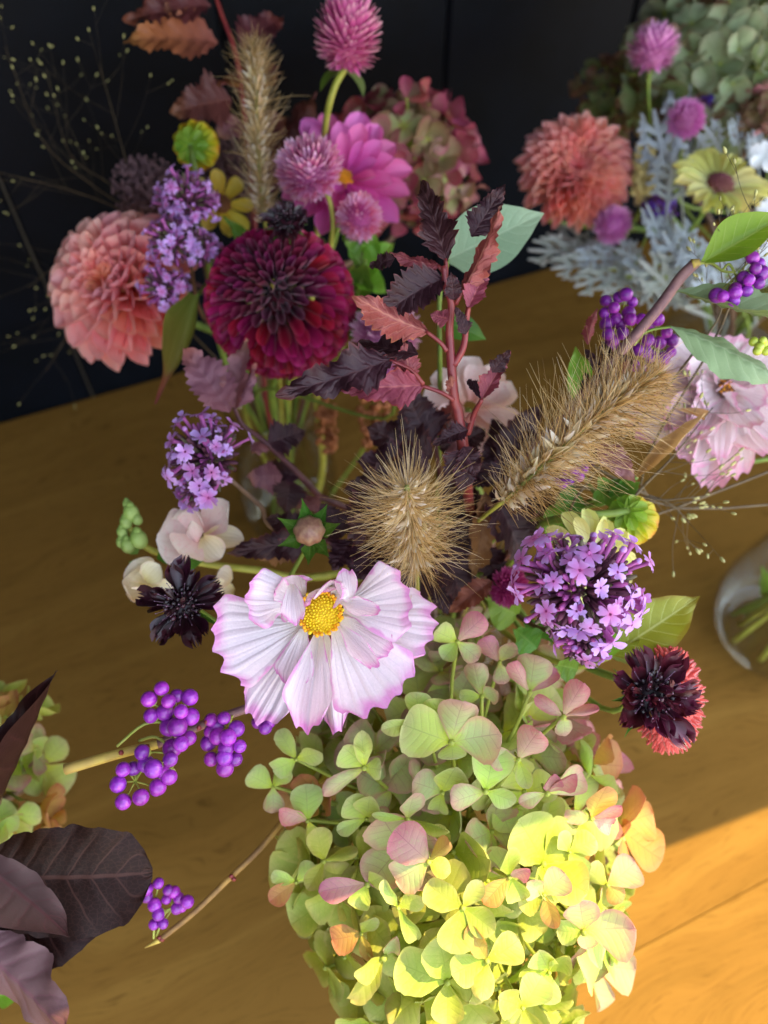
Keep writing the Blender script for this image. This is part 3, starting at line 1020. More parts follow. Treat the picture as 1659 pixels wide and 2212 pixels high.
def switchgrass(label, pts, vase, group, heads, seed=1, r0=.0007, spread=.06, nseed=26, smat=None, gravity=.2, seedr=.0013, fil=.00013):
    """Airy panicle: hair-fine branches that each end in a small pale seed."""
    r = random.Random(seed)
    P = spline(pts, 10)
    root = thing('switchgrass', label, 'grass', P[0], group)
    m = MB(); m.tube(P, [r0 * (1 - .75 * i / len(P)) for i in range(len(P))], 5)
    m.build('stem', smat or MAT['grassstem'], root)
    br = MB()
    tot = len(P)
    for k in range(nseed):
        i = int(tot * (heads + (1 - heads) * (k + .5) / nseed)); i = min(i, tot - 2)
        p = P[i]; d = (P[i + 1] - P[i]).normalized()
        o = Vector((r.gauss(0, 1), r.gauss(0, 1), r.gauss(0, 1))); o = (o - d * o.dot(d)).normalized()
        L = spread * r.uniform(.45, 1.1) * (1 - .3 * k / nseed)
        q = p + (d * .75 + o * .8).normalized() * L - ZUP * L * gravity
        mid = p.lerp(q, .5) + o * L * .08
        br.tube(spline([p, mid, q], 3), [fil * 1.5] * 3 + [fil] * 4, 3, caps=False)
        for s in range(r.choice((1, 2, 2, 3))):
            q2 = q + Vector((r.uniform(-1, 1), r.uniform(-1, 1), r.uniform(-1, 1))) * L * .28 if s else q
            if s: br.tube([mid.lerp(q, .5), q2], fil * .9, 3, caps=False)
            put('seed', r.choice(SEED), root, zmat(q2, (q2 - mid), seedr * r.uniform(.75, 1.2), 0))
    stuff(br.build('branches', smat or MAT['grassstem'], root, at=P[0]))
    if vase is not None:
        to_vase(root, P[0], vase, .0010, r0, smat or MAT['grassstem'], lean=P[0] - P[1])
    return root

def lacy_leaf(name, mat, seed=0, lobes=4):
    """Silver-ragwort leaf: a midrib with paired lobes that are lobed again. Unit length along y."""
    r = random.Random(seed)
    m = MB()
    def strip(pts, ws, bulge=.02):
        rows, uv = [], []
        for i, (p, w) in enumerate(zip(pts, ws)):
            t = (Vector(pts[min(i + 1, len(pts) - 1)]) - Vector(pts[max(i - 1, 0)])).normalized()
            s = Vector((t.y, -t.x, 0)).normalized()
            P = Vector(p)
            rows.append([P - s * w, P - s * w * .5 + Vector((0, 0, bulge)), P + Vector((0, 0, -.004)), P + s * w * .5 + Vector((0, 0, bulge)), P + s * w])
            uv.append([(j / 4, i / (len(pts) - 1)) for j in range(5)])
        m.grid(rows, uvs=uv)
    strip([(0, 0, 0), (0, .3, .02), (.01, .6, .03), (0, .85, .02), (0, 1, 0)], [.022, .04, .045, .05, .025])
    for s in (-1, 1):
        for k in range(lobes):
            y = .22 + .66 * k / lobes + r.uniform(-.03, .03)
            L = (.20 + .20 * math.sin(math.pi * (k + .8) / (lobes + .6))) * r.uniform(.85, 1.1)
            dx, dy = s * .82, .55
            z = r.uniform(-.03, .06)
            b = Vector((0, y, .01)); e = b + Vector((dx * L, dy * L, z))
            mid = b.lerp(e, .55) + Vector((0, -.015, .02))
            strip([b, mid, b.lerp(e, .85), e], [.03, .04, .046, .028])
            for q in (-1, 1):
                dd = Vector((dx * .6 - q * .45 * s * .6, dy * .7 + q * .5, 0)).normalized()
                f = mid.lerp(e, .35)
                strip([f, f + dd * L * .3 + Vector((0, 0, .01)), f + dd * L * .48], [.024, .032, .02])
    return m.mesh(name, mat)

# ------------------------------------------------------------------ colours and shared meshes
MAT = {}
MAT['leafmid'] = blade_mat('mid green leaf', [(0, '#5f8a2e'), (.6, '#55802c'), (1, '#6b9436')], vein='#8fae5a', vein_amt=.4, nvein=7, vein_mode='pin', back='#86a565', back_amt=.8, rough=.42, trans=.3)
MAT['leaflime'] = blade_mat('lime leaf', [(0, '#8fb83a'), (.6, '#84b034'), (1, '#98bf45')], vein='#b5d070', vein_amt=.5, nvein=7, vein_mode='pin', back='#9dbf62', rough=.4, trans=.35)
MAT['leafolive'] = blade_mat('olive green leaf', [(0, '#8a9a2c'), (.6, '#93a02f'), (1, '#8f8f2c')], vein='#c2cf7c', vein_amt=.7, nvein=8, vein_mode='pin', rough=.4, trans=.35, edge='#a08a2c', edge_amt=.5)
MAT['leafpale'] = blade_mat('pale sage leaf', [(0, '#a9c49c'), (.5, '#a3c19a'), (1, '#b4cba4')], vein='#c4d8b4', vein_amt=.6, nvein=9, vein_mode='pin', rough=.5, trans=.3)
MAT['leafdark'] = blade_mat('dark ninebark leaf', [(0, '#42242a'), (.5, '#371e23'), (1, '#44282a')], vein='#6a4a48', vein_amt=.35, nvein=8, vein_mode='pin', back='#a2555a', back_amt=.95, rough=.42, trans=.12, bump=.7, spec=.3, edge='#7a3a38', edge_amt=.4, edge_from=.88)
MAT['leafred'] = blade_mat('ninebark leaf underside', [(0, '#9c484c'), (.5, '#944248'), (1, '#90484a')], vein='#c47c6c', vein_amt=.6, nvein=7, vein_mode='pin', back='#4a2d30', rough=.5, trans=.25, bump=.6, net=.25, edge='#b46a45', edge_amt=.5, edge_from=.9, midrib=.03)
MAT['leafrose'] = blade_mat('dusky rose leaf', [(0, '#9a5f63'), (.6, '#91606a'), (1, '#a8705f')], vein='#a97b78', vein_amt=.3, nvein=6, vein_mode='pin', back='#8a5a60', rough=.5, trans=.25, bump=.4)
MAT['leafrust'] = blade_mat('rusty leaf', [(0, '#9a5a4a'), (.6, '#a8683f'), (1, '#b07a3e')], vein='#7c4a40', vein_amt=.5, nvein=7, vein_mode='pin', back='#94504c', rough=.5, trans=.25, bump=.5)
MAT['leafbrown'] = blade_mat('dry brown leaf', [(0, '#7a4a30'), (.6, '#8a5636'), (1, '#93603a')], vein='#5f3828', vein_amt=.4, nvein=7, vein_mode='pin', rough=.6, trans=.25, bump=.6)
MAT['leaftan'] = blade_mat('dry tan leaf', [(0, '#b58e55'), (.6, '#cfae7c'), (1, '#d8bd92')], vein='#a07c4a', vein_amt=.4, nvein=10, rough=.6, trans=.3)
MAT['leafapple'] = blade_mat('dark bronze leaf', [(0, '#24120f'), (.5, '#20110e'), (1, '#261512')], vein='#5c3a34', vein_amt=.42, nvein=7, vein_mode='pin', net=.3, back='#a17f7f', back_amt=.95, rough=.4, trans=.05, bump=.8, spec=.12, nscale=110)
MAT['leafappleu'] = blade_mat('mauve leaf underside', [(0, '#6e5052'), (.5, '#705654'), (1, '#5a3c3c')], vein='#7a4c55', vein_amt=.65, nvein=6, vein_mode='pin', back='#43312b', rough=.55, trans=.12, bump=.8, net=.45, nscale=110, midrib=.03)
MAT['leafappled'] = blade_mat('dark bronze young leaf', [(0, '#2a1613'), (.5, '#261411'), (1, '#2e1a15')], vein='#5c3a34', vein_amt=.4, nvein=6, vein_mode='pin', back='#3a2520', rough=.4, trans=.05, bump=.6, spec=.15)
MAT['silver'] = blade_mat('silver felted leaf', [(0, '#a6b0b2'), (.6, '#b8c2c6'), (1, '#c4ccd0')], rough=.8, trans=.12, bump=.5, sheen=.5, nscale=120)
MAT['silverd'] = blade_mat('silver green leaf', [(0, '#9aa394'), (.6, '#b3b8ae'), (1, '#bfc0b8')], rough=.8, trans=.12, bump=.5, sheen=.5, nscale=120)

MAT['coral'] = blade_mat('coral petal', [(0, '#ff8a38'), (.3, '#ff9c7c'), (.7, '#ffaea4'), (1, '#ffc8be')], vein='#d8606a', vein_amt=.3, nvein=9, rough=.5, trans=.35, back='#f0a3a8', back_amt=.7, bump=.25)
MAT['coralin'] = blade_mat('inner coral petal', [(0, '#f5852e'), (.5, '#f58a68'), (1, '#f7a094')], rough=.5, trans=.3)
MAT['coral2'] = blade_mat('orange coral petal', [(0, '#ffa048'), (.4, '#ffb08c'), (.8, '#ffbcac'), (1, '#ffccc4')], vein='#d8604a', vein_amt=.3, nvein=9, rough=.5, trans=.35, back='#ee9a9a', back_amt=.6)
MAT['coral2in'] = blade_mat('inner orange coral petal', [(0, '#f89090'), (.5, '#f88c88'), (1, '#fab4b4')], rough=.5, trans=.3)
MAT['burg'] = blade_mat('burgundy petal', [(0, '#380010'), (.5, '#8c0236'), (.85, '#9c0640'), (1, '#a41250')], vein='#4a0020', vein_amt=.3, nvein=7, rough=.5, trans=.2, back='#920438', sheen=.1, rnd=.15)
MAT['burgin'] = blade_mat('inner burgundy petal', [(0, '#38000f'), (.5, '#680330'), (1, '#7c1044')], rough=.5, trans=.2, sheen=.2)
MAT['zinnia'] = blade_mat('orchid pink petal', [(0, '#d4489c'), (.4, '#ea62b6'), (1, '#f084c6')], vein='#b8408e', vein_amt=.45, nvein=7, rough=.5, trans=.3, back='#d98cc0')
MAT['cosmos'] = blade_mat('white cosmos petal with pink rim', [(0, '#eee6da'), (.4, '#f3e7ea'), (.8, '#f3e1e8'), (1, '#ebaed6')], edge='#ea92d2', edge_amt=.75, edge_from=.88, tip_edge=.9, vein='#cfb4cc', vein_amt=.42, nvein=11, rough=.55, trans=.3, rnd=.04, hue=.008, bump=.5, nscale=40)
MAT['cosmos2'] = blade_mat('pale pink cosmos petal', [(0, '#efd4c4'), (.4, '#f8ece8'), (.8, '#f6e6e6'), (1, '#f2c4d4')], edge='#efa6ca', edge_amt=.5, edge_from=.85, tip_edge=.85, vein='#d39cc0', vein_amt=.5, nvein=11, rough=.55, trans=.3, rnd=.05, hue=.01, bump=.5)
MAT['yellow'] = blade_mat('pale yellow petal', [(0, '#eef0c0'), (.5, '#f0eea2'), (1, '#ece78e')], vein='#d6c95a', vein_amt=.3, nvein=5, rough=.5, trans=.35)
MAT['gold'] = blade_mat('yellow petal', [(0, '#d9b52c'), (.5, '#e6cd45'), (1, '#ead75c')], vein='#c7a030', vein_amt=.3, nvein=5, rough=.5, trans=.35)
MAT['ygreen'] = blade_mat('yellow green petal back', [(0, '#8fb02a'), (.45, '#b6c22c'), (.8, '#dccb2e'), (1, '#e8a830')], vein='#9aa82a', vein_amt=.3, nvein=5, rough=.45, trans=.35)
MAT['cream'] = blade_mat('cream petal', [(0, '#e8d59a'), (.5, '#f0e3c0'), (1, '#f2e6cf')], edge='#f0cfc6', edge_amt=.5, vein='#dccb9c', vein_amt=.25, nvein=7, rough=.55, trans=.35)
MAT['creamp'] = blade_mat('blush white petal', [(0, '#efc0bc'), (.4, '#f3dcd4'), (1, '#f4ebe0')], vein='#e8c4c0', vein_amt=.3, nvein=7, rough=.55, trans=.35, blotch='#f0b0b4', blotch_amt=.4)
MAT['peach'] = blade_mat('peach white petal', [(0, '#f0b8a4'), (.5, '#f5d6ca'), (1, '#f6e2da')], rough=.55, trans=.35, blotch='#e79a92', blotch_amt=.5)
MAT['budg'] = plain('pale green bud', '#8fae4e', '#a8c06c', scale=60, rough=.5, trans=.2)
MAT['gomp'] = blade_mat('pink papery bract', [(0, '#c44480'), (.5, '#e07cac'), (1, '#f4c0cc')], rough=.6, trans=.25, rnd=.05)
MAT['gomp2'] = blade_mat('deep pink papery bract', [(0, '#b83a7a'), (.6, '#d8649e'), (1, '#eca4bc')], rough=.6, trans=.25, rnd=.05)
MAT['gompl'] = blade_mat('light mauve papery bract', [(0, '#c66cac'), (.55, '#e0a0cc'), (1, '#f2cfe2')], rough=.6, trans=.25)
MAT['gompm'] = blade_mat('magenta papery bract', [(0, '#8c1a58'), (.6, '#b83a78'), (1, '#cc6a98')], rough=.6, trans=.25)
MAT['gompv'] = blade_mat('violet pink papery bract', [(0, '#c062a8'), (.55, '#dc8cc4'), (1, '#f0c0dc')], rough=.6, trans=.25)
MAT['vpet'] = blade_mat('lilac floret', [(0, '#e494d4'), (.3, '#d89ee8'), (.7, '#d8aaee'), (1, '#dfbaf4')], rough=.5, trans=.3, rnd=.1, hue=.015, bump=.1)
MAT['vtube'] = plain('magenta floret tube', '#d070b0', '#b862ac', scale=200, rough=.5, trans=.2)
MAT['calyx'] = plain('dark floret calyx', '#5c3846', '#6e4050', scale=200, rough=.6)
MAT['calyxg'] = plain('green brown calyx', '#5a5a3a', '#6a5a48', scale=200, rough=.6)
MAT['rachis'] = plain('grass rachis', '#8a9348', '#a3a055', scale=90, rough=.55)
MAT['husk'] = blade_mat('straw husk', [(0, '#d4bc7c'), (.5, '#ead9ae'), (1, '#f6eedc')], rough=.5, trans=.3, vein='#a88a50', vein_amt=.4, nvein=5, rnd=.18)
MAT['husk2'] = blade_mat('pale husk', [(0, '#dcc898'), (.5, '#f2e8d2'), (1, '#faf5ec')], rough=.45, trans=.3, vein='#b8a078', vein_amt=.4, nvein=5, rnd=.15)
MAT['bristle'] = plain('golden bristle', '#efd79e', '#e6c88c', scale=50, rough=.45, trans=.5)
MAT['bristle2'] = plain('pale bristle', '#f6e6c4', '#eed8aa', scale=50, rough=.45, trans=.5)
MAT['bristle3'] = plain('tawny bristle', '#b08a50', '#a28048', scale=50, rough=.45, trans=.35)
MAT['scab'] = blade_mat('blackish maroon petal', [(0, '#1c080e'), (.6, '#2a0c16'), (1, '#3c1622')], rough=.32, trans=.06, spec=.6, rnd=.2, bump=.4)
MAT['scabr'] = blade_mat('dark wine petal', [(0, '#2c0c16'), (.6, '#4a1420'), (1, '#642434')], rough=.28, trans=.1, spec=.7, rnd=.25, bump=.4)
MAT['scabc'] = plain('black cushion', '#16090e', '#221016', scale=120, rough=.5, bump=.6)
MAT['bead'] = plain('black bead', '#1a0d12', '#2a1820', scale=60, rough=.22, spec=.7)
MAT['beadr'] = plain('wine bead', '#34141e', '#4a2030', scale=60, rough=.2, spec=.8)
MAT['stamen'] = plain('mauve stamen', '#8a6a80', '#6a4a60', scale=60, rough=.5)
MAT['hstalk'] = plain('hydrangea stalk', '#b2bc4e', '#a5b050', scale=60, rough=.5, trans=.25)
MAT['berry'] = None
MAT['bstalk'] = plain('berry stalk', '#a4ae48', '#b6ba5e', scale=90, rough=.5, trans=.15)
MAT['grassstem'] = plain('grass stem', '#6d6c48', '#807c55', scale=90, rough=.55)
MAT['grassdark'] = plain('dark grass stem', '#55452f', '#6a5a3e', scale=90, rough=.55)
MAT['seed'] = plain('pale seed', '#c3bd78', '#a8a66a', scale=60, rough=.5, rnd=.2)
MAT['disc'] = plain('yellow disc floret', '#f0d222', '#e6c41e', scale=90, rough=.5, rnd=.1)
MAT['disco'] = plain('orange disc floret', '#f0a818', '#f6b428', scale=90, rough=.5, rnd=.1)
MAT['discg'] = plain('brown disc', '#6a4028', '#8a5a30', scale=90, rough=.6)
MAT['discp'] = plain('dusky disc', '#7a3a4a', '#93525c', scale=120, rough=.6, bump=.6)
MAT['smoke'] = plain('mauve brown haze of seeds', '#6e5358', '#7f6264', scale=90, rough=.8)
MAT['celosia'] = plain('coral red plush', '#c8443c', '#d85a4c', scale=140, rough=.85, bump=.9, dist=.002, sheen=.6)
MAT['plume'] = plain('buff yellow plush', '#c9b56a', '#d8c884', scale=140, rough=.8, bump=.8, dist=.002, sheen=.3)
MAT['white'] = blade_mat('white petal', [(0, '#dfe6ea'), (.6, '#eef2f6'), (1, '#f4f6fa')], rough=.5, trans=.25)
MAT['rustdry'] = plain('rust dry flower', '#8e5534', '#a5673c', scale=90, rough=.7, bump=.6)
MAT['purpled'] = blade_mat('deep violet floret', [(0, '#4a2478'), (.6, '#5c2f98'), (1, '#6d42b0')], rough=.5, trans=.2)
MAT['greenbud'] = plain('young green berry', '#aebe38', '#c0cc50', scale=60, rough=.3, spec=.6)

def berry_mat():
    m, t = nodes('violet berry')
    k = NT(t)
    tc = k.n('ShaderNodeTexCoord'); oi = k.n('ShaderNodeObjectInfo')
    n1 = k.noise(tc.outputs['Object'], 1.4, 2)
    n2 = k.noise(tc.outputs['Object'], 14, 3)
    col = k.ramp(n1, [(.3, srgb('#7e2494')), (.55, srgb('#9832aa')), (.75, srgb('#b44eb8'))])
    col = k.mix(k.math('MULTIPLY', k.smooth(n2, .62, .75), .25), col, srgb('#c08ad0'))
    hs = k.n('ShaderNodeHueSaturation')
    k.l(k.math('ADD', .65, k.math('MULTIPLY', oi.outputs['Random'], .5)), hs.inputs['Value']); k.l(k.math('ADD', .48, k.math('MULTIPLY', k.math('FRACT', k.math('MULTIPLY', oi.outputs['Random'], 5.7)), .05)), hs.inputs['Hue']); k.l(col, hs.inputs['Color'])
    pb = k.n('ShaderNodeBsdfPrincipled'); k.l(hs.outputs[0], pb.inputs['Base Color'])
    pb.inputs['Roughness'].default_value = .3
    pb.inputs['Specular IOR Level'].default_value = .55
    pb.inputs['Subsurface Weight'].default_value = .15
    pb.inputs['Subsurface Radius'].default_value = (.002, .001, .002)
    out = k.n('ShaderNodeOutputMaterial'); k.l(pb.outputs[0], out.inputs[0])
    return m
MAT['berry'] = berry_mat()

MAT['vpet2'] = blade_mat('pinkish lilac floret', [(0, '#d870b4'), (.4, '#d488d0'), (1, '#d6a4e4')], rough=.5, trans=.3, rnd=.12, hue=.015, bump=.1)
FLORET = [floret_mesh('floret', [MAT['vpet' if s % 3 else 'vpet2'], MAT['vtube']], s) for s in range(7)]
VBUD = [bud_mesh('bud', [MAT['vpet'], MAT['vtube']])]
HUSK = [blade('husk', MAT[mm], prof((0, .2), (.35, .5), (.7, .3), (1, .02)), nv=6, nu=4, roll=1.1, curl=c) for mm, c in (('husk', .2), ('husk', -.15), ('husk2', .1), ('husk2', .3))]
def one_ball(name, mat, sq, n=8, m_=6):
    mb = MB(); mb.ball((0, 0, 0), 1.0, n, m_, sq); return mb.mesh(name, mat)
BEAD = [one_ball('bead', MAT['bead'], (1, 1, 1.5)), one_ball('bead', MAT['beadr'], (1, 1, 1.3)), one_ball('bead', MAT['bead'], (.9, 1.1, 1.2))]
SEED = [one_ball('seed', MAT['seed'], (.6, .6, 1.3), 6, 5)]
def berry_mesh(mat):
    mb = MB(); mb.ball((0, 0, 0), 1, 18, 14, (1, 1, .95)); mb.ball((0, 0, .93), .11, 6, 4, (1, 1, .4)); return mb.mesh('berry', mat)
BERRY = {'berry': [berry_mesh(MAT['berry'])], 'green': [berry_mesh(MAT['greenbud'])]}

# hydrangea petals: broad, rounded, faintly quilted
HW = prof((0, .05), (.12, .16), (.35, .40), (.6, .53), (.8, .52), (.9, .42), (.96, .28), (.99, .15), (1, .03))
HW2 = prof((0, .05), (.15, .18), (.4, .44), (.65, .53), (.82, .47), (.92, .34), (.97, .22), (1, .03))
def hyd(name, ramp, edge, ea, blotch, ba, vein, trans=.42):
    return blade_mat(name, ramp, edge=edge, edge_amt=ea, edge_from=.62, tip_edge=.72, vein=vein, vein_amt=.5, nvein=6, vein_mode='pin', net=.12, rough=.6, trans=trans, blotch=blotch, blotch_amt=ba, bump=.22, rnd=.14, hue=.022, speck=.55, midrib=.012, nscale=50)
HM = {
    'g': hyd('green hydrangea petal', [(0, '#ccdc3a'), (.4, '#c4d868'), (1, '#c0cf7c')], '#cfb090', .3, '#d0c472', .3, '#97a85c'),
    'gp': hyd('green petal flushed pink', [(0, '#c8d256'), (.4, '#c2cc86'), (1, '#c8b48c')], '#cc8a86', .6, '#c49a94', .3, '#a07c6c'),
    'p': hyd('dusty pink petal', [(0, '#cdb084'), (.4, '#d2a698'), (1, '#cf8a8c')], '#cc7480', .6, '#c0c88c', .4, '#a85a70'),
    'y': hyd('yellow green petal', [(0, '#a8b62a'), (.5, '#b0bc4a'), (1, '#b8be60')], '#d8c47a', .3, '#dcd070', .3, '#98a636', .36),
    'o': hyd('orange petal', [(0, '#c4b448'), (.4, '#c9a550'), (1, '#c89858')], '#c87e58', .5, '#c8a860', .4, '#a8683a'),
    'r': hyd('antique red petal', [(0, '#a8685c'), (.4, '#b05a64'), (1, '#b24a5e')], '#a83c58', .6, '#a8985c', .5, '#8a3a4a'),
    'd': hyd('deep green petal', [(0, '#8a9a48'), (.4, '#8fa062'), (1, '#92a068')], '#98805c', .35, '#7f7a48', .4, '#6a7a40'),
    's': hyd('sage petal', [(0, '#a4b47a'), (.4, '#b0c094'), (1, '#b6c29c')], '#a89478', .4, '#8a8a5a', .3, '#7a8a58'),
    'b': hyd('tan green petal', [(0, '#98925a'), (.4, '#9c8a62'), (1, '#a07c60')], '#945a50', .5, '#7a6a40', .4, '#6a5a3a'),
}
HPET, HEYE = {}, {}
for k_, m_ in HM.items():
    HPET[k_] = [blade('petal', m_, HW, nv=12, nu=8, vp=1.6, cup=.5, curl=.45, curlp=1.3, quilt=.003, nq=5, ripple=.045, rfreq=1.1, jag=.02, seed=1),
                blade('petal', m_, HW, nv=12, nu=8, vp=1.6, cup=.25, curl=-.5, curlp=1.2, quilt=.003, nq=6, ripple=.07, rfreq=1.2, jag=.02, seed=2),
                blade('petal', m_, HW2, nv=12, nu=8, vp=1.6, cup=-.3, curl=.2, twist=.35, quilt=.003, nq=5, ripple=.07, rfreq=1.3, jag=.025, seed=3),
                blade('petal', m_, HW2, nv=12, nu=8, vp=1.6, fold=.18, curl=.3, quilt=.003, nq=6, twist=-.3, ripple=.03, rfreq=1.3, seed=4)]
    mb = MB()
    mb.ball((0, 0, .03), .07, 6, 5); mb.tube([(0, 0, -.55), (.03, 0, -.25), (0, 0, 0)], [.03, .035, .055], 5)
    HEYE[k_] = [mb.mesh('floret', MAT['hstalk'])]

# ninebark leaves: three-lobed, toothed, crinkled along the side veins
NW = prof((0, .03), (.08, .2), (.2, .44), (.32, .5), (.42, .38), (.55, .34), (.72, .27), (.88, .15), (1, .01))
NW2 = prof((0, .03), (.1, .24), (.25, .42), (.45, .46), (.65, .36), (.85, .2), (1, .01))
def nine(mat, **kw):
    a = dict(nv=44, nu=8, teeth=12, tooth=.2, quilt=.03, nq=7)
    a.update(kw)
    return blade('leaf', MAT[mat], kw.pop('W', NW) if 'W' in kw else NW, **{k: v for k, v in a.items() if k != 'W'})
ND = [nine('leafdark', fold=.25, curl=-.5, ripple=.05, seed=1), nine('leafdark', fold=.1, curl=.5, ripple=.07, seed=2), nine('leafdark', W=NW2, fold=.35, curl=-.8, ripple=.04, twist=.4, seed=3), nine('leafdark', W=NW2, fold=.15, curl=-.3, ripple=.08, twist=-.4, seed=4)]
NR = [nine('leafred', fold=-.2, curl=.4, ripple=.04, seed=5), nine('leafred', W=NW2, fold=-.3, curl=.7, ripple=.06, twist=.3, seed=6), nine('leafred', fold=.3, curl=-.4, ripple=.05, twist=-.3, seed=7)]
NP = [nine('leafrose', fold=.3, curl=-.4, ripple=.05, seed=8, W=NW2), nine('leafrose', fold=-.2, curl=.5, ripple=.06, seed=9)]
NU = [nine('leafrust', fold=.2, curl=-.4, ripple=.03, seed=10), nine('leafrust', fold=-.2, curl=.3, ripple=.05, seed=11, W=NW2)]
MAT['leafwine'] = blade_mat('wine red leaf', [(0, '#6a3536'), (.6, '#5f3030'), (1, '#74422e')], vein='#8a5048', vein_amt=.45, nvein=7, vein_mode='pin', back='#7c4444', rough=.42, trans=.2, bump=.6)
NV = [nine('leafwine', fold=.2, curl=-.4, ripple=.05, seed=31), nine('leafwine', fold=-.2, curl=.4, ripple=.05, seed=32, W=NW2)]
OV = prof((0, .03), (.1, .2), (.3, .46), (.5, .5), (.75, .32), (.92, .1), (1, .005))
LZ = prof((0, .03), (.15, .3), (.4, .5), (.7, .34), (.9, .12), (1, .005))

# ================================================================== the arrangement in front: cosmos, hydrangea, plumes, ninebark
# ---- the big hydrangea
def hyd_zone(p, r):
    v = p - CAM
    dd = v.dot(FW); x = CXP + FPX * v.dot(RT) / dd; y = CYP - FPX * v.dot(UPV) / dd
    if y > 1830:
        return r.choice(('y', 'y', 'y', 'g', 'o' if x < 850 and r.random() < .35 else 'y', 'gp' if x > 1150 else 'y'))  # sunlit end of the head: sunlight put into the petal colour as yellow
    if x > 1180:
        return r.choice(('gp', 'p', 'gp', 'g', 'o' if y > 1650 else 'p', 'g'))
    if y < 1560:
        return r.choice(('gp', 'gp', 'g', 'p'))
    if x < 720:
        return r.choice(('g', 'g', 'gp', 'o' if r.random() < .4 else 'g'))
    return r.choice(('g', 'y', 'gp', 'g', 'gp', 'g'))  # the yellow share stands in for sun shining through the petals

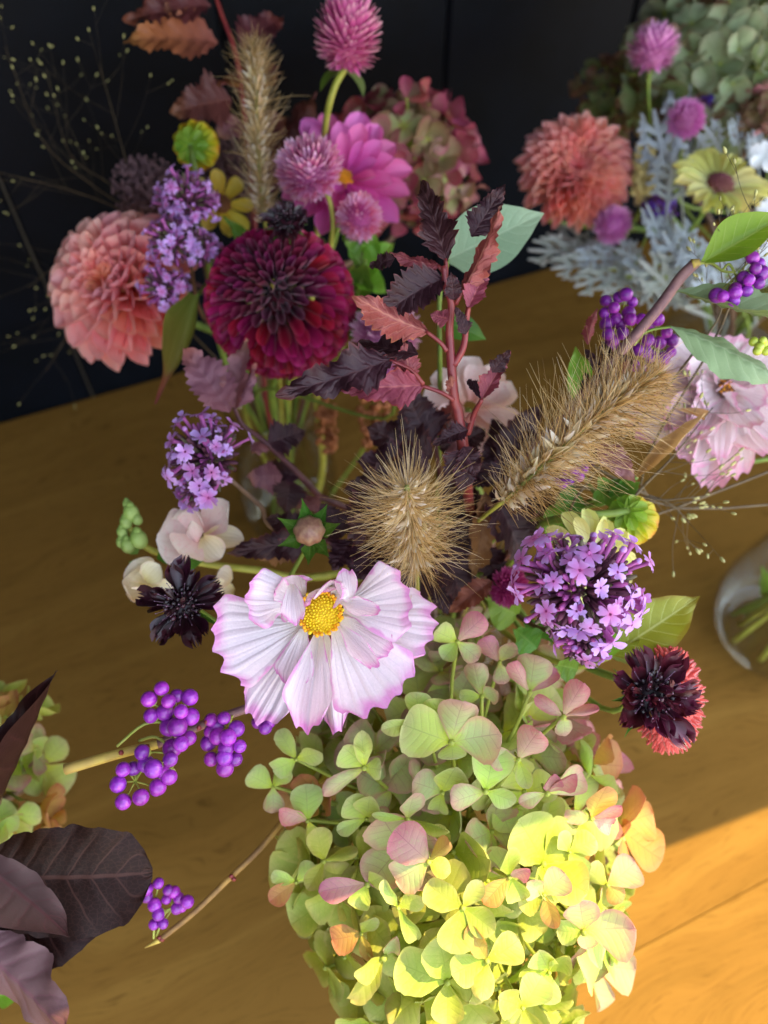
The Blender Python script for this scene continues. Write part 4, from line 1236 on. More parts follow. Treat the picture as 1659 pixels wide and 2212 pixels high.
def S(n, d=.33):
    return px(n * .98, d)
HAND = [  # yellow kinds low in the head carry sunlight in their colour
    (975, 1603, .312, 'gp', [(160, S(108), .1, .95, 'g'), (80, S(108), .35, .72, 'gp'), (14, S(108), .1, .85, 'gp'), (-85, S(36), .5, 1.6, 'g')]),
    (1048, 1709, .315, 'g', [(78, S(98), .2, .82, 'g'), (195, S(78), .1, .75, 'gp'), (-20, S(70), -.2, .7, 'g')]),
    (955, 1712, .325, 'gp', [(155, S(74), .1, .95, 'gp'), (70, S(84), .3, .85, 'g'), (-100, S(60), -.3, .7, 'g')]),
    (926, 1861, .312, 'p', [(135, S(98), .2, .85, 'p'), (212, S(86), .0, .85, 'gp'), (57, S(88), .5, .32, 'o'), (-35, S(60), -.4, .7, 'y')]),
    (792, 1769, .335, 'g', [(130, S(70), .1, .9, 'g'), (82, S(74), .3, .8, 'g'), (200, S(72), -.1, .4, 'g'), (10, S(55), .2, .8, 'gp')]),
    (787, 1658, .33, 'g', [(92, S(94), .5, .4, 'g'), (130, S(74), .1, .85, 'g'), (213, S(108), .0, .42, 'gp'), (5, S(45), .5, 1.0, 'g')]),
    (665, 1773, .35, 'gp', [(150, S(80), .2, .55, 'p'), (92, S(84), .1, .85, 'g'), (-70, S(70), -.3, .6, 'g')]),
    (794, 1909, .325, 'p', [(183, S(108), .1, .42, 'p'), (40, S(56), .5, .8, 'g'), (-120, S(60), -.2, .8, 'y')]),
    (966, 2120, .318, 'y', [(160, S(115), .1, .82, 'y'), (98, S(105), .3, .85, 'y'), (-8, S(85), .2, .7, 'y'), (-90, S(80), .2, .8, 'y')]),
    (780, 2016, .335, 'o', [(195, S(70), .1, .95, 'o'), (60, S(74), .4, .5, 'g'), (-70, S(64), .0, .5, 'o')]),
    (1052, 2074, .312, 'y', [(116, S(104), .5, .36, 'o'), (30, S(80), .1, .8, 'y'), (-100, S(76), .2, .6, 'y'), (200, S(80), -.1, .8, 'y')]),
    (830, 2067, .325, 'y', [(236, S(128), .1, .38, 'y'), (200, S(75), .2, .6, 'y'), (70, S(80), .3, .4, 'gp')]),
    (1182, 1713, .32, 'p', [(86, S(64), .4, .6, 'p'), (46, S(82), .2, .4, 'p'), (192, S(70), .2, .4, 'gp'), (22, S(96), -.1, .6, 'gp')]),
    (1100, 1894, .312, 'p', [(97, S(80), .3, .62, 'y'), (40, S(58), .4, .5, 'p'), (222, S(76), .1, .55, 'o'), (-60, S(60), -.3, .8, 'y')]),
    (1261, 2012, .328, 'gp', [(98, S(82), .1, .92, 'gp'), (12, S(112), .1, .9, 'gp'), (-40, S(92), -.2, .9, 'g'), (190, S(60), -.2, .9, 'g'), (-88, S(36), .6, 1.2, 'gp')]),
    (1312, 1911, .345, 'gp', [(36, S(84), .1, .9, 'gp'), (140, S(70), .1, .8, 'g'), (-50, S(58), -.2, .8, 'o')]),
    (1175, 1932, .318, 'o', [(142, S(58), .2, .85, 'gp'), (48, S(64), .2, .9, 'gp'), (-70, S(70), .1, .6, 'o'), (-150, S(60), -.2, .7, 'y')]),
    (1278, 1768, .338, 'p', [(72, S(88), .1, .85, 'o'), (28, S(74), .4, .3, 'p'), (-25, S(66), -.2, .6, 'p'), (175, S(60), .0, .6, 'gp')]),
    (1186, 2100, .325, 'g', [(112, S(76), .2, .8, 'g'), (58, S(74), .3, .6, 'y'), (-100, S(64), .1, .9, 'g'), (200, S(70), .0, .8, 'y')]),
    (1129, 2176, .32, 'y', [(60, S(80), .2, .8, 'g'), (150, S(74), .2, .8, 'y'), (-60, S(70), .1, .8, 'y')]),
    (1217, 1548, .325, 'p', [(68, S(98), .35, .5, 'p'), (145, S(74), .1, .4, 'p'), (20, S(80), .3, .22, 'p'), (-80, S(50), -.4, .8, 'gp')]),
    (1041, 1504, .33, 'gp', [(105, S(84), .2, .6, 'gp'), (30, S(46), .5, .9, 'gp'), (180, S(50), .0, .6, 'g')]),
    (1144, 1495, .33, 'gp', [(84, S(90), .2, .85, 'gp'), (122, S(92), .3, .34, 'p'), (38, S(80), .0, .4, 'p')]),
    (1079, 1430, .34, 'p', [(125, S(74), .2, .6, 'p'), (60, S(56), .1, .8, 'gp'), (-80, S(50), .1, .8, 'gp')]),
    (988, 1386, .325, 'gp', [(152, S(56), .1, .95, 'g'), (47, S(84), .2, .6, 'p'), (-40, S(60), -.1, .7, 'gp'), (235, S(50), -.1, .8, 'g')]),
    (905, 1560, .318, 'g', [(40, S(84), .2, .7, 'g'), (186, S(86), .2, .35, 'g'), (95, S(66), .0, .85, 'g')]),
    (1120, 1640, .315, 'gp', [(62, S(84), .3, .75, 'p'), (175, S(66), .0, .7, 'gp'), (-70, S(62), .1, .6, 'g')]),
    (590, 1700, .36, 'g', [(150, S(70), .1, .9, 'g'), (60, S(70), .2, .8, 'g'), (-90, S(60), .0, .8, 'gp')]),
    (640, 1905, .345, 'o', [(210, S(72), .2, .6, 'o'), (160, S(60), .2, .5, 'g'), (40, S(60), .0, .8, 'g')]),
    (640, 1640, .352, 'g', [(120, S(80), .1, .5, 'g'), (210, S(66), .0, .8, 'g'), (20, S(70), .2, .7, 'g')]),
    (700, 1860, .34, 'y', [(100, S(78), .2, .7, 'y'), (20, S(84), .1, .3, 'y'), (-120, S(70), .1, .6, 'y')]),
    (860, 1960, .315, 'y', [(120, S(70), .3, .4, 'g'), (30, S(60), .1, .8, 'y'), (-60, S(80), .2, .4, 'y')]),
    (880, 1770, .32, 'y', [(-10, S(94), .1, .22, 'y'), (170, S(80), .1, .2, 'g'), (80, S(70), .2, .8, 'gp')]),
    (1000, 1960, .308, 'y', [(150, S(88), .1, .75, 'y'), (60, S(70), .3, .5, 'g'), (-30, S(76), .2, .8, 'y'), (-110, S(90), .1, .8, 'y')]),
    (1230, 1840, .335, 'y', [(120, S(60), .2, .7, 'g'), (30, S(66), .1, .8, 'g'), (-60, S(60), .0, .8, 'g')]),
]
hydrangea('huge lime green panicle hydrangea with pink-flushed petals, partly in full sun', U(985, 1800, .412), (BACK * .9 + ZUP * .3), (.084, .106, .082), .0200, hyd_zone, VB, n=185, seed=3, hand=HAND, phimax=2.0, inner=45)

# ---- the cosmos
cc = U(693, 1324, .300)
cax = (BACK * 1.0 + UPV * .12 - RT * .02).normalized()
cos_root = thing('cosmos', 'large white cosmos with pink-rimmed ruffled petals and a yellow eye', 'flower', cc - cax * .02)
FAN = prof((0, .07), (.2, .16), (.45, .30), (.7, .42), (.88, .49), (1, .44))
FANN = prof((0, .09), (.3, .26), (.6, .42), (.85, .48), (1, .36))
def fan(seed, nt=4, notch=.085, **kw):
    a = dict(nv=26, nu=24, pleat=.012, npleat=5.5, ripple=.05, rfreq=.8)
    a.update(kw)
    r_ = random.Random(seed)
    p0 = r_.uniform(0, 3)
    return blade('petal', MAT['cosmos'], kw.get('W', FAN), end=lambda u: 1 - .16 * u * u - notch * abs(math.sin(u * nt * 1.57 + p0)) + .02 * math.sin(u * 9 + p0), seed=seed, **{k: v for k, v in a.items() if k != 'W'})
COS = [  # base, tip, width (frame px), distance of base and tip, mesh
    ((656, 1345), (452, 1402), 212, .303, .296, fan(1, curl=.35, curl0=-.2, pleat=.013)),
    ((656, 1360), (622, 1490), 92, .300, .293, fan(2, 2, W=FANN, curl=.4, curl0=-.2, pleat=.016, npleat=3.5)),
    ((662, 1362), (552, 1562), 116, .306, .308, fan(3, 3, curl=.3, pleat=.02)),
    ((690, 1366), (662, 1592), 104, .303, .298, fan(4, 3, W=FANN, fold=.9, curl=.25, pleat=.014)),
    ((698, 1366), (728, 1588), 80, .305, .309, fan(5, 3, W=FANN, fold=-.7, curl=.3, pleat=.02)),
    ((724, 1352), (846, 1530), 212, .301, .291, fan(6, curl=.35, curl0=-.15, pleat=.012)),
    ((734, 1350), (828, 1452), 62, .297, .287, fan(7, 2, W=FANN, roll=1.3, curl=.3)),
    ((740, 1334), (950, 1352), 158, .304, .307, fan(8, 4, curl=.3, pleat=.016)),
    ((740, 1338), (856, 1412), 96, .300, .296, fan(9, 3, W=FANN, curl=.4, pleat=.012)),
    ((742, 1312), (902, 1290), 178, .301, .293, fan(10, 4, curl=.45, curl0=-.1, ripple=.07, fold=.15)),
    ((735, 1300), (842, 1322), 60, .294, .288, fan(17, 2, W=FANN, roll=1.4, curl=.6)),
    ((722, 1284), (772, 1206), 96, .299, .283, fan(11, 3, W=FANN, roll=1.7, curl=1.1, ripple=.16, rfreq=1.2)),
    ((704, 1284), (684, 1220), 118, .302, .292, fan(12, 3, W=FANN, roll=-1.1, curl=1.6, ripple=.12)),
    ((756, 1300), (744, 1238), 70, .292, .284, fan(18, 2, W=FANN, roll=1.3, curl=-.8, ripple=.1)),
    ((652, 1300), (512, 1284), 128, .301, .293, fan(13, 3, curl=.5, ripple=.14, rfreq=1.3, fold=.3)),
    ((654, 1292), (594, 1222), 124, .303, .295, fan(14, 3, W=FANN, roll=1.2, curl=.9, ripple=.12)),
    ((632, 1262), (642, 1360), 64, .292, .286, fan(15, 2, W=FANN, roll=-1.0, curl=-.7, curl0=.5, ripple=.06)),
    ((610, 1300), (660, 1318), 90, .297, .291, fan(16, 2, W=FANN, roll=-.9, curl=-.5, curl0=.3, ripple=.08)),
]
for b, t, w, d0, d1, me in COS:
    dm = (d0 + d1) / 2
    put('petal', me, cos_root, frame(U(*b, d0), U(*t, d1), BACK + UPV * .1, px(w, dm)))
B = basis(cax)
m = MB()
m.ball((0, 0, 0), px(42, .3), 16, 10, (1, 1, .55))
put('disc', m.mesh('disc', MAT['disc']), cos_root, zmat(cc - cax * .001, cax, 1))
kn = one_ball('disc_floret', MAT['disc'], (1, 1, 1.5), 6, 5); ko = one_ball('disc_floret', MAT['disco'], (1, 1, 1.3), 6, 5)
rr = random.Random(4)
for k in range(170):
    t = (k + .5) / 170
    rad = math.sqrt(t) * px(48, .3)
    th = k * GA
    p = cc + (B[1] * math.cos(th) + B[2] * math.sin(th)) * rad + cax * (.0052 * (1 - t * .9) + rr.uniform(-.0003, .0003) + (.002 if t > .86 else 0))
    big = t > .74
    put('disc_floret', ko if big and rr.random() < .85 else kn, cos_root, zmat(p, cax + (p - cc).normalized() * .5, (.00085 if big else .00052) * rr.uniform(.85, 1.2), 0))
to_vase(cos_root, cc - cax * .004, VB, .0016, .0013, M_STEM, lean=-cax * .7 - ZUP)

# ---- cosmos bud
bc = U(668, 1146, .335)
bax = (BACK * .9 + UPV * .45).normalized()
root = thing('cosmos_bud', 'round brownish cosmos bud in a ring of curling green sepals', 'flower bud', bc - bax * .01)
m = MB(); rows = []
for i in range(9):
    t = math.pi * i / 8
    rows.append([Vector((math.sin(t) * math.cos(a) * (1 + .05 * math.cos(8 * a)), math.sin(t) * math.sin(a) * (1 + .05 * math.cos(8 * a)), .8 * math.cos(t))) for a in [2 * math.pi * j / 32 for j in range(32)]])
m.grid(rows, closed=True)
put('bud', m.mesh('bud', plain('bronze pink bud', '#9a6a58', '#b08a6a', scale=2.2, rough=.35, spec=.6, bump=.3)), root, zmat(bc, bax, px(33, .345)))
sepal = blade('sepal', MAT['leafmid'], prof((0, .25), (.25, .5), (.5, .3), (.7, .12), (1, .02)), nv=12, nu=6, roll=.8, curl=1.0)
for a in (100, 55, 15, 155, 205, 270, 310):
    d = dirv(math.cos(math.radians(a)), math.sin(math.radians(a)), .0)
    b = bc + d * px(22, .345) - bax * .004
    put('sepal', sepal, root, frame(b, b + d * px(66, .345) + bax * .004, BACK, px(40, .345)))
to_vase(root, bc - bax * .006, VB, .0014, .0011, M_STEM, lean=U(650, 1230, .36) - bc, sag=.25)

# ---- verbena
verbena('lilac verbena over a cream zinnia, the one with the broadest head of all', U(1258, 1268, .30), (BACK + UPV * .35).normalized(), .0255, px(28, .285), VB, 'verbena stems', seed=5, n=58,
        heads=[(Vector((0, 0, 0)), 1.0, 58), (dirv(.1, -1, -.1) * .021, .42, 11)], nstuff=230)
verbena('lilac verbena head on a long brown stem leaning over the bare table', U(438, 985, .372), (BACK * .75 + UPV * .3 - RT * .65).normalized(), .0215, px(21, .36), VB, 'verbena stems', seed=6, n=46,
        heads=[(Vector((0, 0, 0)), 1.0, 42), (dirv(-.2, -1, .1) * .017, .4, 8)], stem_pts=[U(480, 1020, .385), U(560, 1090, .40), U(640, 1165, .42), VB.slot()[0], VB.base + ZUP * .02])

# ---- fountain grass plumes
bristle_grass('golden fountain grass plume pointing almost straight up between cosmos and ninebark', [U(900, 1230, .352), U(893, 1170, .325), U(885, 1110, .298), U(879, 1052, .275)], .0255, VB, 'fountain grass plumes', nsp=120, nbr=1150, seed=3, flare=.4, thick=1.1)
bristle_grass('long fountain grass plume leaning out over the pale pink cosmos', [U(1085, 1085, .335), U(1180, 1000, .318), U(1285, 905, .308), U(1360, 850, .303), U(1428, 805, .300)], .026, VB, 'fountain grass plumes', nsp=200, nbr=1900, seed=8, flare=.45, thick=1.1, tail=[U(1040, 1120, .37), U(1000, 1160, .43), VB.slot()[0], VB.base + ZUP * .02], taper=prof((0, .6), (.15, .95), (.5, 1), (.8, .7), (1, .3)))

# ---- dark pincushions
scabious('black pincushion flower with open lobed petals beside the cosmos', U(395, 1308, .325), (BACK + UPV * .2 - RT * .2).normalized(), px(92, .325), VB, 'dark pincushion flowers', seed=2, npet=5, knob=.44, inner_pet=8)
scabious('dark wine pincushion flower in front of the coral red cockscomb', U(1402, 1502, .315), (BACK + UPV * .25 + RT * .05).normalized(), px(102, .315), VB, 'dark pincushion flowers', seed=5, npet=6, mats=(MAT['scabr'], MAT['scabc']), stamens=60, knob=.5, inner_pet=34)

# ---- coral red cockscomb behind the wine pincushion
root = thing('cockscomb', 'coral red plush cockscomb half hidden by the dark wine pincushion', 'flower', U(1450, 1530, .36))
m = MB()
cb = U(1444, 1512, .352)
for k in range(300):
    t = (k + .5) / 300
    d = sph(basis(BACK), math.acos(1 - 1.5 * t), k * GA)
    p = cb + RT * d.dot(RT) * px(62, .35) + UPV * d.dot(UPV) * px(105, .35) + BACK * d.dot(BACK) * px(42, .35)
    e = p + (d + Vector((random.uniform(-.4, .4), random.uniform(-.4, .4), random.uniform(-.4, .4)))) * .003
    m.tube([p - d * .003, p, e], [.0011, .0013, .0004], 4, caps=False)
rows = []
for i in range(13):
    t = math.pi * i / 12
    rows.append([cb + RT * math.sin(t) * math.cos(a) * px(62, .35) + UPV * math.cos(t) * px(104, .35) + BACK * math.sin(t) * math.sin(a) * px(42, .35) for a in [2 * math.pi * j / 20 for j in range(20)]])
m.grid(rows, closed=True)
stuff(m.build('plush', MAT['celosia'], root, at=cb))
to_vase(root, cb - BACK * .01, VB, .002, .002, M_STEM, lean=U(1250, 1430, .40) - cb, sag=.4)

# ---- callicarpa branches with violet berries
root = thing('beautyberry_branch', 'beautyberry twig with cut yellow end and two bunches of violet berries below the cosmos', 'branch', U(760, 1480, .36), 'beautyberry branches')
M_TWG = plain('yellow green fuzzy twig', '#c9b04e', '#b0924a', scale=70, rough=.7, bump=.5)
stem(root, [U(140, 1662, .300), U(250, 1630, .303), U(340, 1607, .308)], .0022, .0018, M_TWG, 'twig_end')
stem(root, [U(340, 1607, .308), U(440, 1565, .313), U(540, 1528, .32), U(640, 1500, .335), U(780, 1440, .38), U(880, 1390, .44), VB.slot()[0], VB.base + ZUP * .02], .0018, .0020, M_TWIG, 'twig')
D1 = .296
def pts(lst, d):
    return [U(x, y, d - q * .0035) for x, y, q in lst]
berry_cluster(root, U(372, 1560, D1 + .003), pts([(349, 1487, 1), (322, 1510, 1), (364, 1515, 1.6), (382, 1503, 0), (410, 1506, 0), (391, 1537, 2), (326, 1546, .5), (412, 1548, 0), (356, 1538, 0)], D1), px(17.5, D1), U(253, 1612, .302), seed=1)
berry_cluster(root, U(380, 1630, D1 + .004), pts([(383, 1570, 1.5), (391, 1607, 2), (368, 1640, 2), (331, 1660, 2), (307, 1625, .5), (372, 1616, 0), (408, 1594, 0), (354, 1668, 0), (341, 1700, .5), (365, 1678, .3), (366, 1570, 0)], D1), px(18, D1), U(300, 1600, .306), seed=2)
berry_cluster(root, U(292, 1688, D1 + .003), pts([(266, 1662, 1), (255, 1694, 1), (266, 1732, 1.5), (304, 1722, 1.5), (288, 1660, 0), (315, 1650, .3), (338, 1705, .2)], D1), px(17, D1), U(330, 1665, .301), seed=3)
D2 = .305
berry_cluster(root, U(488, 1600, D2 + .004), pts([(456, 1555, .5), (484, 1551, 1.5), (511, 1574, 1), (455, 1580, 0), (470, 1591, 1), (493, 1593, 2), (450, 1605, 0), (488, 1618, 1.6), (518, 1612, 1.5), (485, 1636, 2), (456, 1640, 1), (509, 1640, 1), (486, 1660, 1.5), (470, 1565, 0)], D2), px(15.8, D2), U(510, 1545, .319), seed=4)
berry_cluster(root, U(566, 1556, .332), pts([(557, 1560, 0), (573, 1572, .4), (566, 1548, 0), (582, 1560, 0)], .33), px(13.5, .33), U(585, 1520, .33), seed=5)
for x, y in ((262, 1626), (318, 1613), (430, 1572), (447, 1560)):
    m = MB(); m.ball((0, 0, 0), .0011, 6, 5, (1, 1, 1.4)); m.build('node', M_STEMR, root, at=None).matrix_basis = Matrix.Translation(U(x, y, .302))

root = thing('beautyberry_branch', 'thin arching beautyberry twig with one small unripe-looking bunch by its pointed tip', 'branch', U(700, 1700, .42), 'beautyberry branches')
stem(root, [U(313, 2047, .352), U(345, 2030, .35)], .0003, .0013, M_TWG, 'tip', seg=3)
stem(root, [U(345, 2030, .35), U(420, 1970, .352), U(500, 1893, .357), U(560, 1835, .364), U(612, 1772, .375), U(700, 1660, .41), U(820, 1500, .45), VB.slot()[0], VB.base + ZUP * .02], .0013, .0016, plain('straw brown twig', '#a8813e', '#7a5a34', scale=60, rough=.65, bump=.4), 'twig')
D3 = .348
berry_cluster(root, U(335, 1945, D3 + .003), pts([(316, 1919, 1), (342, 1908, 1.5), (317, 1937, .2), (334, 1955, .2)], D3), px(13.5, D3), U(332, 2028, .350), seed=6)
berry_cluster(root, U(375, 1960, D3 + .003), pts([(363, 1923, 1), (376, 1927, .2), (386, 1940, .3), (360, 1942, 0), (405, 1948, 1), (342, 1975, .5), (352, 1995, 0), (382, 1962, .2), (332, 1997, 0), (393, 1958, 0)], D3), px(11.8, D3), U(338, 2022, .350), seed=7)
for x, y in ((500, 1893), (505, 1899), (345, 2026), (350, 2030)):
    m = MB(); m.ball((0, 0, 0), .0013, 6, 5, (1, .8, 1.3)); m.build('node', M_STEMR, root).matrix_basis = Matrix.Translation(U(x, y, .354 if y < 2000 else .35))

# ---- the upright ninebark sprig
def q1(x, y):
    return 540 + .3906 * x, 324 + .3906 * y
DN = .305
root = thing('ninebark_sprig', 'upright ninebark sprig with red stem and toothed dark leaves, red underneath', 'foliage', U(1001, 985, .33), 'ninebark foliage')
def nz(x, y, d):
    a, b = q1(x, y); return U(a, b, d)
stem(root, [nz(1180, 1659, .325), nz(1150, 1450, .318), nz(1130, 1380, .315), nz(1112, 1180, .308), nz(1102, 1000, .304), nz(1112, 850, .300), nz(1082, 760, .298), nz(1070, 640, .296)], .0026, .0010, M_STEMR)
stem(root, [nz(1125, 1190, .308), nz(1180, 1090, .306), nz(1196, 960, .304), nz(1215, 830, .302), nz(1252, 700, .300)], .0016, .0008, M_STEMR, 'side_stem')
stem(root, [nz(1205, 1570, .322), nz(1240, 1460, .316), nz(1282, 1380, .310)], .0014, .0009, M_STEMR, 'side_stem')
a_, b_ = nz(1180, 1659, .325), VB.slot()[0]
stem(root, [a_, a_.lerp(b_, .5), b_, VB.base + ZUP * .015], .0026, .0030, M_STEMR, 'lower_stem')
NB = [ # base, tip, width, list, index, petiole, tilt (dx, dy), depth change at tip
    ((1088, 620), (938, 108), 215, ND, 0, (1075, 720), (-.1, 0), -.002),
    ((1050, 640), (770, 606), 150, NR, 0, (1085, 740), (.1, .5), .004),
    ((800, 600), (648, 640), 120, ND, 3, None, (-.2, .1), .003),
    ((1072, 712), (714, 846), 250, ND, 2, (1105, 790), (0, .25), -.010),
    ((992, 1008), (528, 850), 205, NR, 1, (1088, 1112), (.0, .1), -.004),
    ((965, 1300), (478, 1330), 210, NR, 2, (1128, 1384), (.1, -.35), -.008),
    ((900, 1290), (830, 1062), 170, NR, 1, None, (.3, .0), -.002),
    ((800, 1150), (132, 1410), 285, ND, 1, (960, 1295), (0, .1), -.004),
    ((930, 1130), (560, 1050), 190, ND, 3, None, (0, .2), .008),
    ((1165, 800), (1436, 340), 165, NR, 1, (1140, 850), (-.3, .1), -.006),
    ((1225, 480), (1395, 212), 190, ND, 1, None, (.2, .1), .002),
    ((1205, 880), (1325, 612), 130, NR, 2, (1198, 960), (-.2, 0), .0),
    ((1290, 640), (1330, 585), 60, ND, 0, None, (0, 0), -.002),
    ((1100, 935), (1002, 915), 125, NR, 0, None, (.1, 0), .004),
    ((1130, 830), (1110, 690), 105, ND, 3, None, (-.2, .1), -.010),
    ((1192, 1020), (1150, 868), 95, ND, 0, None, (.1, .2), -.006),
    ((1140, 1370), (1088, 1235), 70, NR, 1, None, (.2, .1), -.004),
    ((1282, 1382), (1432, 1098), 110, NR, 2, None, (-.4, .1), -.004),
    ((1340, 1230), (1440, 1095), 110, ND, 1, None, (.3, .1), -.004),
    ((1275, 1380), (1210, 1240), 60, ND, 2, None, (.3, .1), .002),
    ((1205, 1548), (1010, 1610), 125, ND, 0, None, (0, .4), -.004),
    ((1200, 1510), (1225, 1450), 50, NR, 0, None, (0, .1), .0),
    ((1180, 1640), (1260, 1800), 150, ND, 3, None, (0, .3), -.004),
    ((1170, 1660), (1080, 1860), 160, ND, 0, None, (0, .3), -.002),
    ((1190, 1700), (1180, 1900), 150, ND, 2, None, (0, .3), -.002),
]
for b, t, w, lst, i, pet, tl, dz in NB:
    dn = .298 + .02 * sm(900, 1600, b[1])
    leaf_at(root, nz(*b, dn), nz(*t, dn + dz), px(w * .3906, dn), lst[i], BACK + RT * tl[0] + UPV * tl[1], petiole=nz(*pet, dn + .003) if pet else None, pm=M_STEMR, pr=.0008)

# ---- darker ninebark shoots filling the middle
def shoot(label, stem_px, leaves, lists, seed, vase=VB, smat=None, r0=.0020, r1=.0010):
    r = random.Random(seed)
    root = thing('ninebark_shoot', label, 'foliage', U(*stem_px[0]), 'ninebark foliage')
    P = [U(*s) for s in stem_px]
    stem(root, P, r0, r1, smat or M_STEMP)
    if vase is not None:
        a, b = vase.slot()
        stem(root, [P[0], P[0].lerp(a, .6) + ZUP * .005, a, b], r0, r0 * 1.2, smat or M_STEMP, 'lower_stem')
    for (b, t, w, d0, d1, L) in leaves:
        me = r.choice(lists[L])
        leaf_at(root, U(*b, d0), U(*t, d1), px(w, (d0 + d1) / 2), me, BACK + RT * r.uniform(-.35, .35) + UPV * r.uniform(-.1, .5))
    return root
LL = {'d': ND, 'r': NR, 'p': NP, 'u': NU,
      'b': [nine('leafbrown', W=NW2, fold=.2, curl=-.5, ripple=.08, seed=21), nine('leafbrown', W=NW2, fold=-.3, curl=.8, ripple=.1, twist=.6, seed=22)]}
shoot('ninebark shoot with dusky rose leaves folded upward behind a verbena head', [(690, 1072, .44), (648, 1027, .43), (576, 958, .42), (525, 918, .415), (505, 880, .41)],
      [((508, 885), (522, 726), 66, .41, .405, 'p'), ((496, 890), (398, 742), 104, .41, .40, 'p'), ((512, 880), (560, 790), 40, .412, .415, 'p'), ((578, 958), (664, 926), 84, .42, .425, 'd'), ((568, 952), (545, 992), 44, .42, .41, 'p'),
       ((610, 1028), (528, 1036), 78, .425, .42, 'p'), ((626, 1040), (620, 1100), 84, .43, .42, 'd'), ((650, 1030), (560, 1005), 60, .43, .43, 'd'), ((690, 1075), (640, 1110), 60, .43, .42, 'p')], LL, 2)
shoot('dark ninebark shoot lying low between the pale snapdragon and the cosmos', [(760, 1180, .42), (720, 1170, .40), (650, 1160, .39), (600, 1165, .385)],
      [((690, 1165), (486, 1192), 84, .39, .385, 'd'), ((680, 1150), (570, 1120), 70, .39, .39, 'd'), ((740, 1160), (700, 1090), 84, .39, .38, 'd'), ((760, 1165), (720, 1240), 90, .38, .375, 'd'), ((640, 1180), (560, 1215), 50, .39, .39, 'b'), ((790, 1170), (740, 1110), 90, .385, .37, 'd'), ((800, 1190), (770, 1250), 100, .385, .375, 'd')], LL, 3)
shoot('dense blackish ninebark shoot around the upright plume', [(960, 1180, .46), (955, 1080, .43), (945, 990, .41), (935, 930, .40)],
      [((930, 960), (868, 836), 130, .40, .395, 'd'), ((935, 985), (792, 925), 120, .40, .39, 'd'), ((930, 1010), (772, 995), 120, .39, .38, 'd'), ((925, 1040), (742, 1050), 130, .385, .375, 'd'), ((900, 1080), (712, 1130), 130, .385, .38, 'd'),
       ((945, 940), (1000, 865), 84, .40, .40, 'r'), ((950, 970), (1050, 930), 100, .40, .39, 'd'), ((955, 985), (1040, 985), 80, .395, .39, 'p'), ((960, 1010), (1075, 1035), 90, .40, .39, 'd'), ((950, 1060), (1050, 1100), 110, .40, .39, 'd'),
       ((900, 1150), (800, 1240), 120, .385, .375, 'd'), ((930, 1180), (880, 1310), 110, .385, .375, 'd'), ((960, 1180), (1010, 1300), 120, .385, .375, 'd'), ((900, 1130), (760, 1190), 120, .39, .385, 'd'), ((970, 1130), (1060, 1190), 100, .39, .385, 'd'),
       ((930, 930), (905, 850), 70, .405, .41, 'd'), ((980, 960), (990, 890), 50, .40, .395, 'p'), ((1000, 1030), (1010, 950), 60, .39, .38, 'd'), ((940, 1230), (970, 1330), 80, .39, .385, 'd')], LL, 4)
shoot('ninebark shoot with one very large dark leaf and curled brown dead leaves', [(1000, 1250, .45), (1040, 1150, .42), (1060, 1080, .40), (1075, 1040, .39)],
      [((1060, 1062), (1165, 1225), 150, .385, .375, 'd'), ((1048, 1062), (1035, 1268), 66, .38, .375, 'b'), ((1062, 1255), (972, 1318), 56, .375, .365, 'b'), ((1075, 1050), (1120, 960), 80, .39, .385, 'd'), ((1070, 1070), (1120, 1075), 70, .39, .37, 'r'),
       ((1080, 1030), (1060, 940), 90, .40, .40, 'd'), ((1110, 1060), (1200, 1110), 110, .39, .385, 'd'), ((1040, 1180), (1100, 1290), 80, .39, .385, 'd'), ((1075, 1010), (1170, 870), 90, .40, .395, 'd'), ((1110, 1010), (1060, 900), 80, .405, .405, 'd')], LL, 5)
shoot('small ninebark tip with curled dark and red leaves next to the purple twig', [(1290, 985, .37), (1312, 900, .36), (1328, 830, .352), (1335, 780, .35)],
      [((1325, 840), (1268, 748), 46, .35, .348, 'd'), ((1322, 800), (1300, 730), 40, .35, .352, 'd'), ((1330, 800), (1362, 776), 60, .348, .34, 'd'), ((1335, 850), (1345, 768), 44, .348, .342, 'r'), ((1270, 745), (1278, 670), 24, .35, .352, 'r'),
       ((1292, 962), (1374, 1036), 62, .345, .335, 'p'), ((1320, 870), (1290, 800), 50, .352, .35, 'd'), ((1265, 870), (1272, 800), 46, .36, .36, 'd')], LL, 6)

# ---- pale snapdragon spike lying to one side
root = thing('snapdragon', 'pale snapdragon spike with blush white and cream blooms and green buds', 'flower', U(620, 1240, .42))
stem(root, [VB.base + ZUP * .02, VB.slot()[0], U(700, 1245, .43), U(560, 1232, .41), U(430, 1215, .405), U(330, 1190, .40), U(285, 1150, .398), U(272, 1112, .396)], .0026, .0014, M_STEMY)
pw = prof((0, .12), (.25, .36), (.55, .52), (.8, .46), (.95, .26), (1, .08))
sn = [blade('petal', MAT[k], pw, nv=14, nu=10, roll=a, curl=c, ripple=.06, rfreq=1.0, twist=t, seed=i) for i, (k, a, c, t) in enumerate((('creamp', .7, .7, .3), ('creamp', -.5, .6, -.3), ('cream', .8, -.5, .2), ('creamp', 1.3, .5, 0), ('cream', 1.2, .9, .2)))]
def petals(root, lst, meshes, name='petal'):
    for i, (b, t, w, d0, d1, k) in enumerate(lst):
        put(name, meshes[k], root, frame(U(*b, d0), U(*t, d1), BACK + RT * (.3 if i % 2 else -.3) + UPV * .2, px(w, (d0 + d1) / 2)))
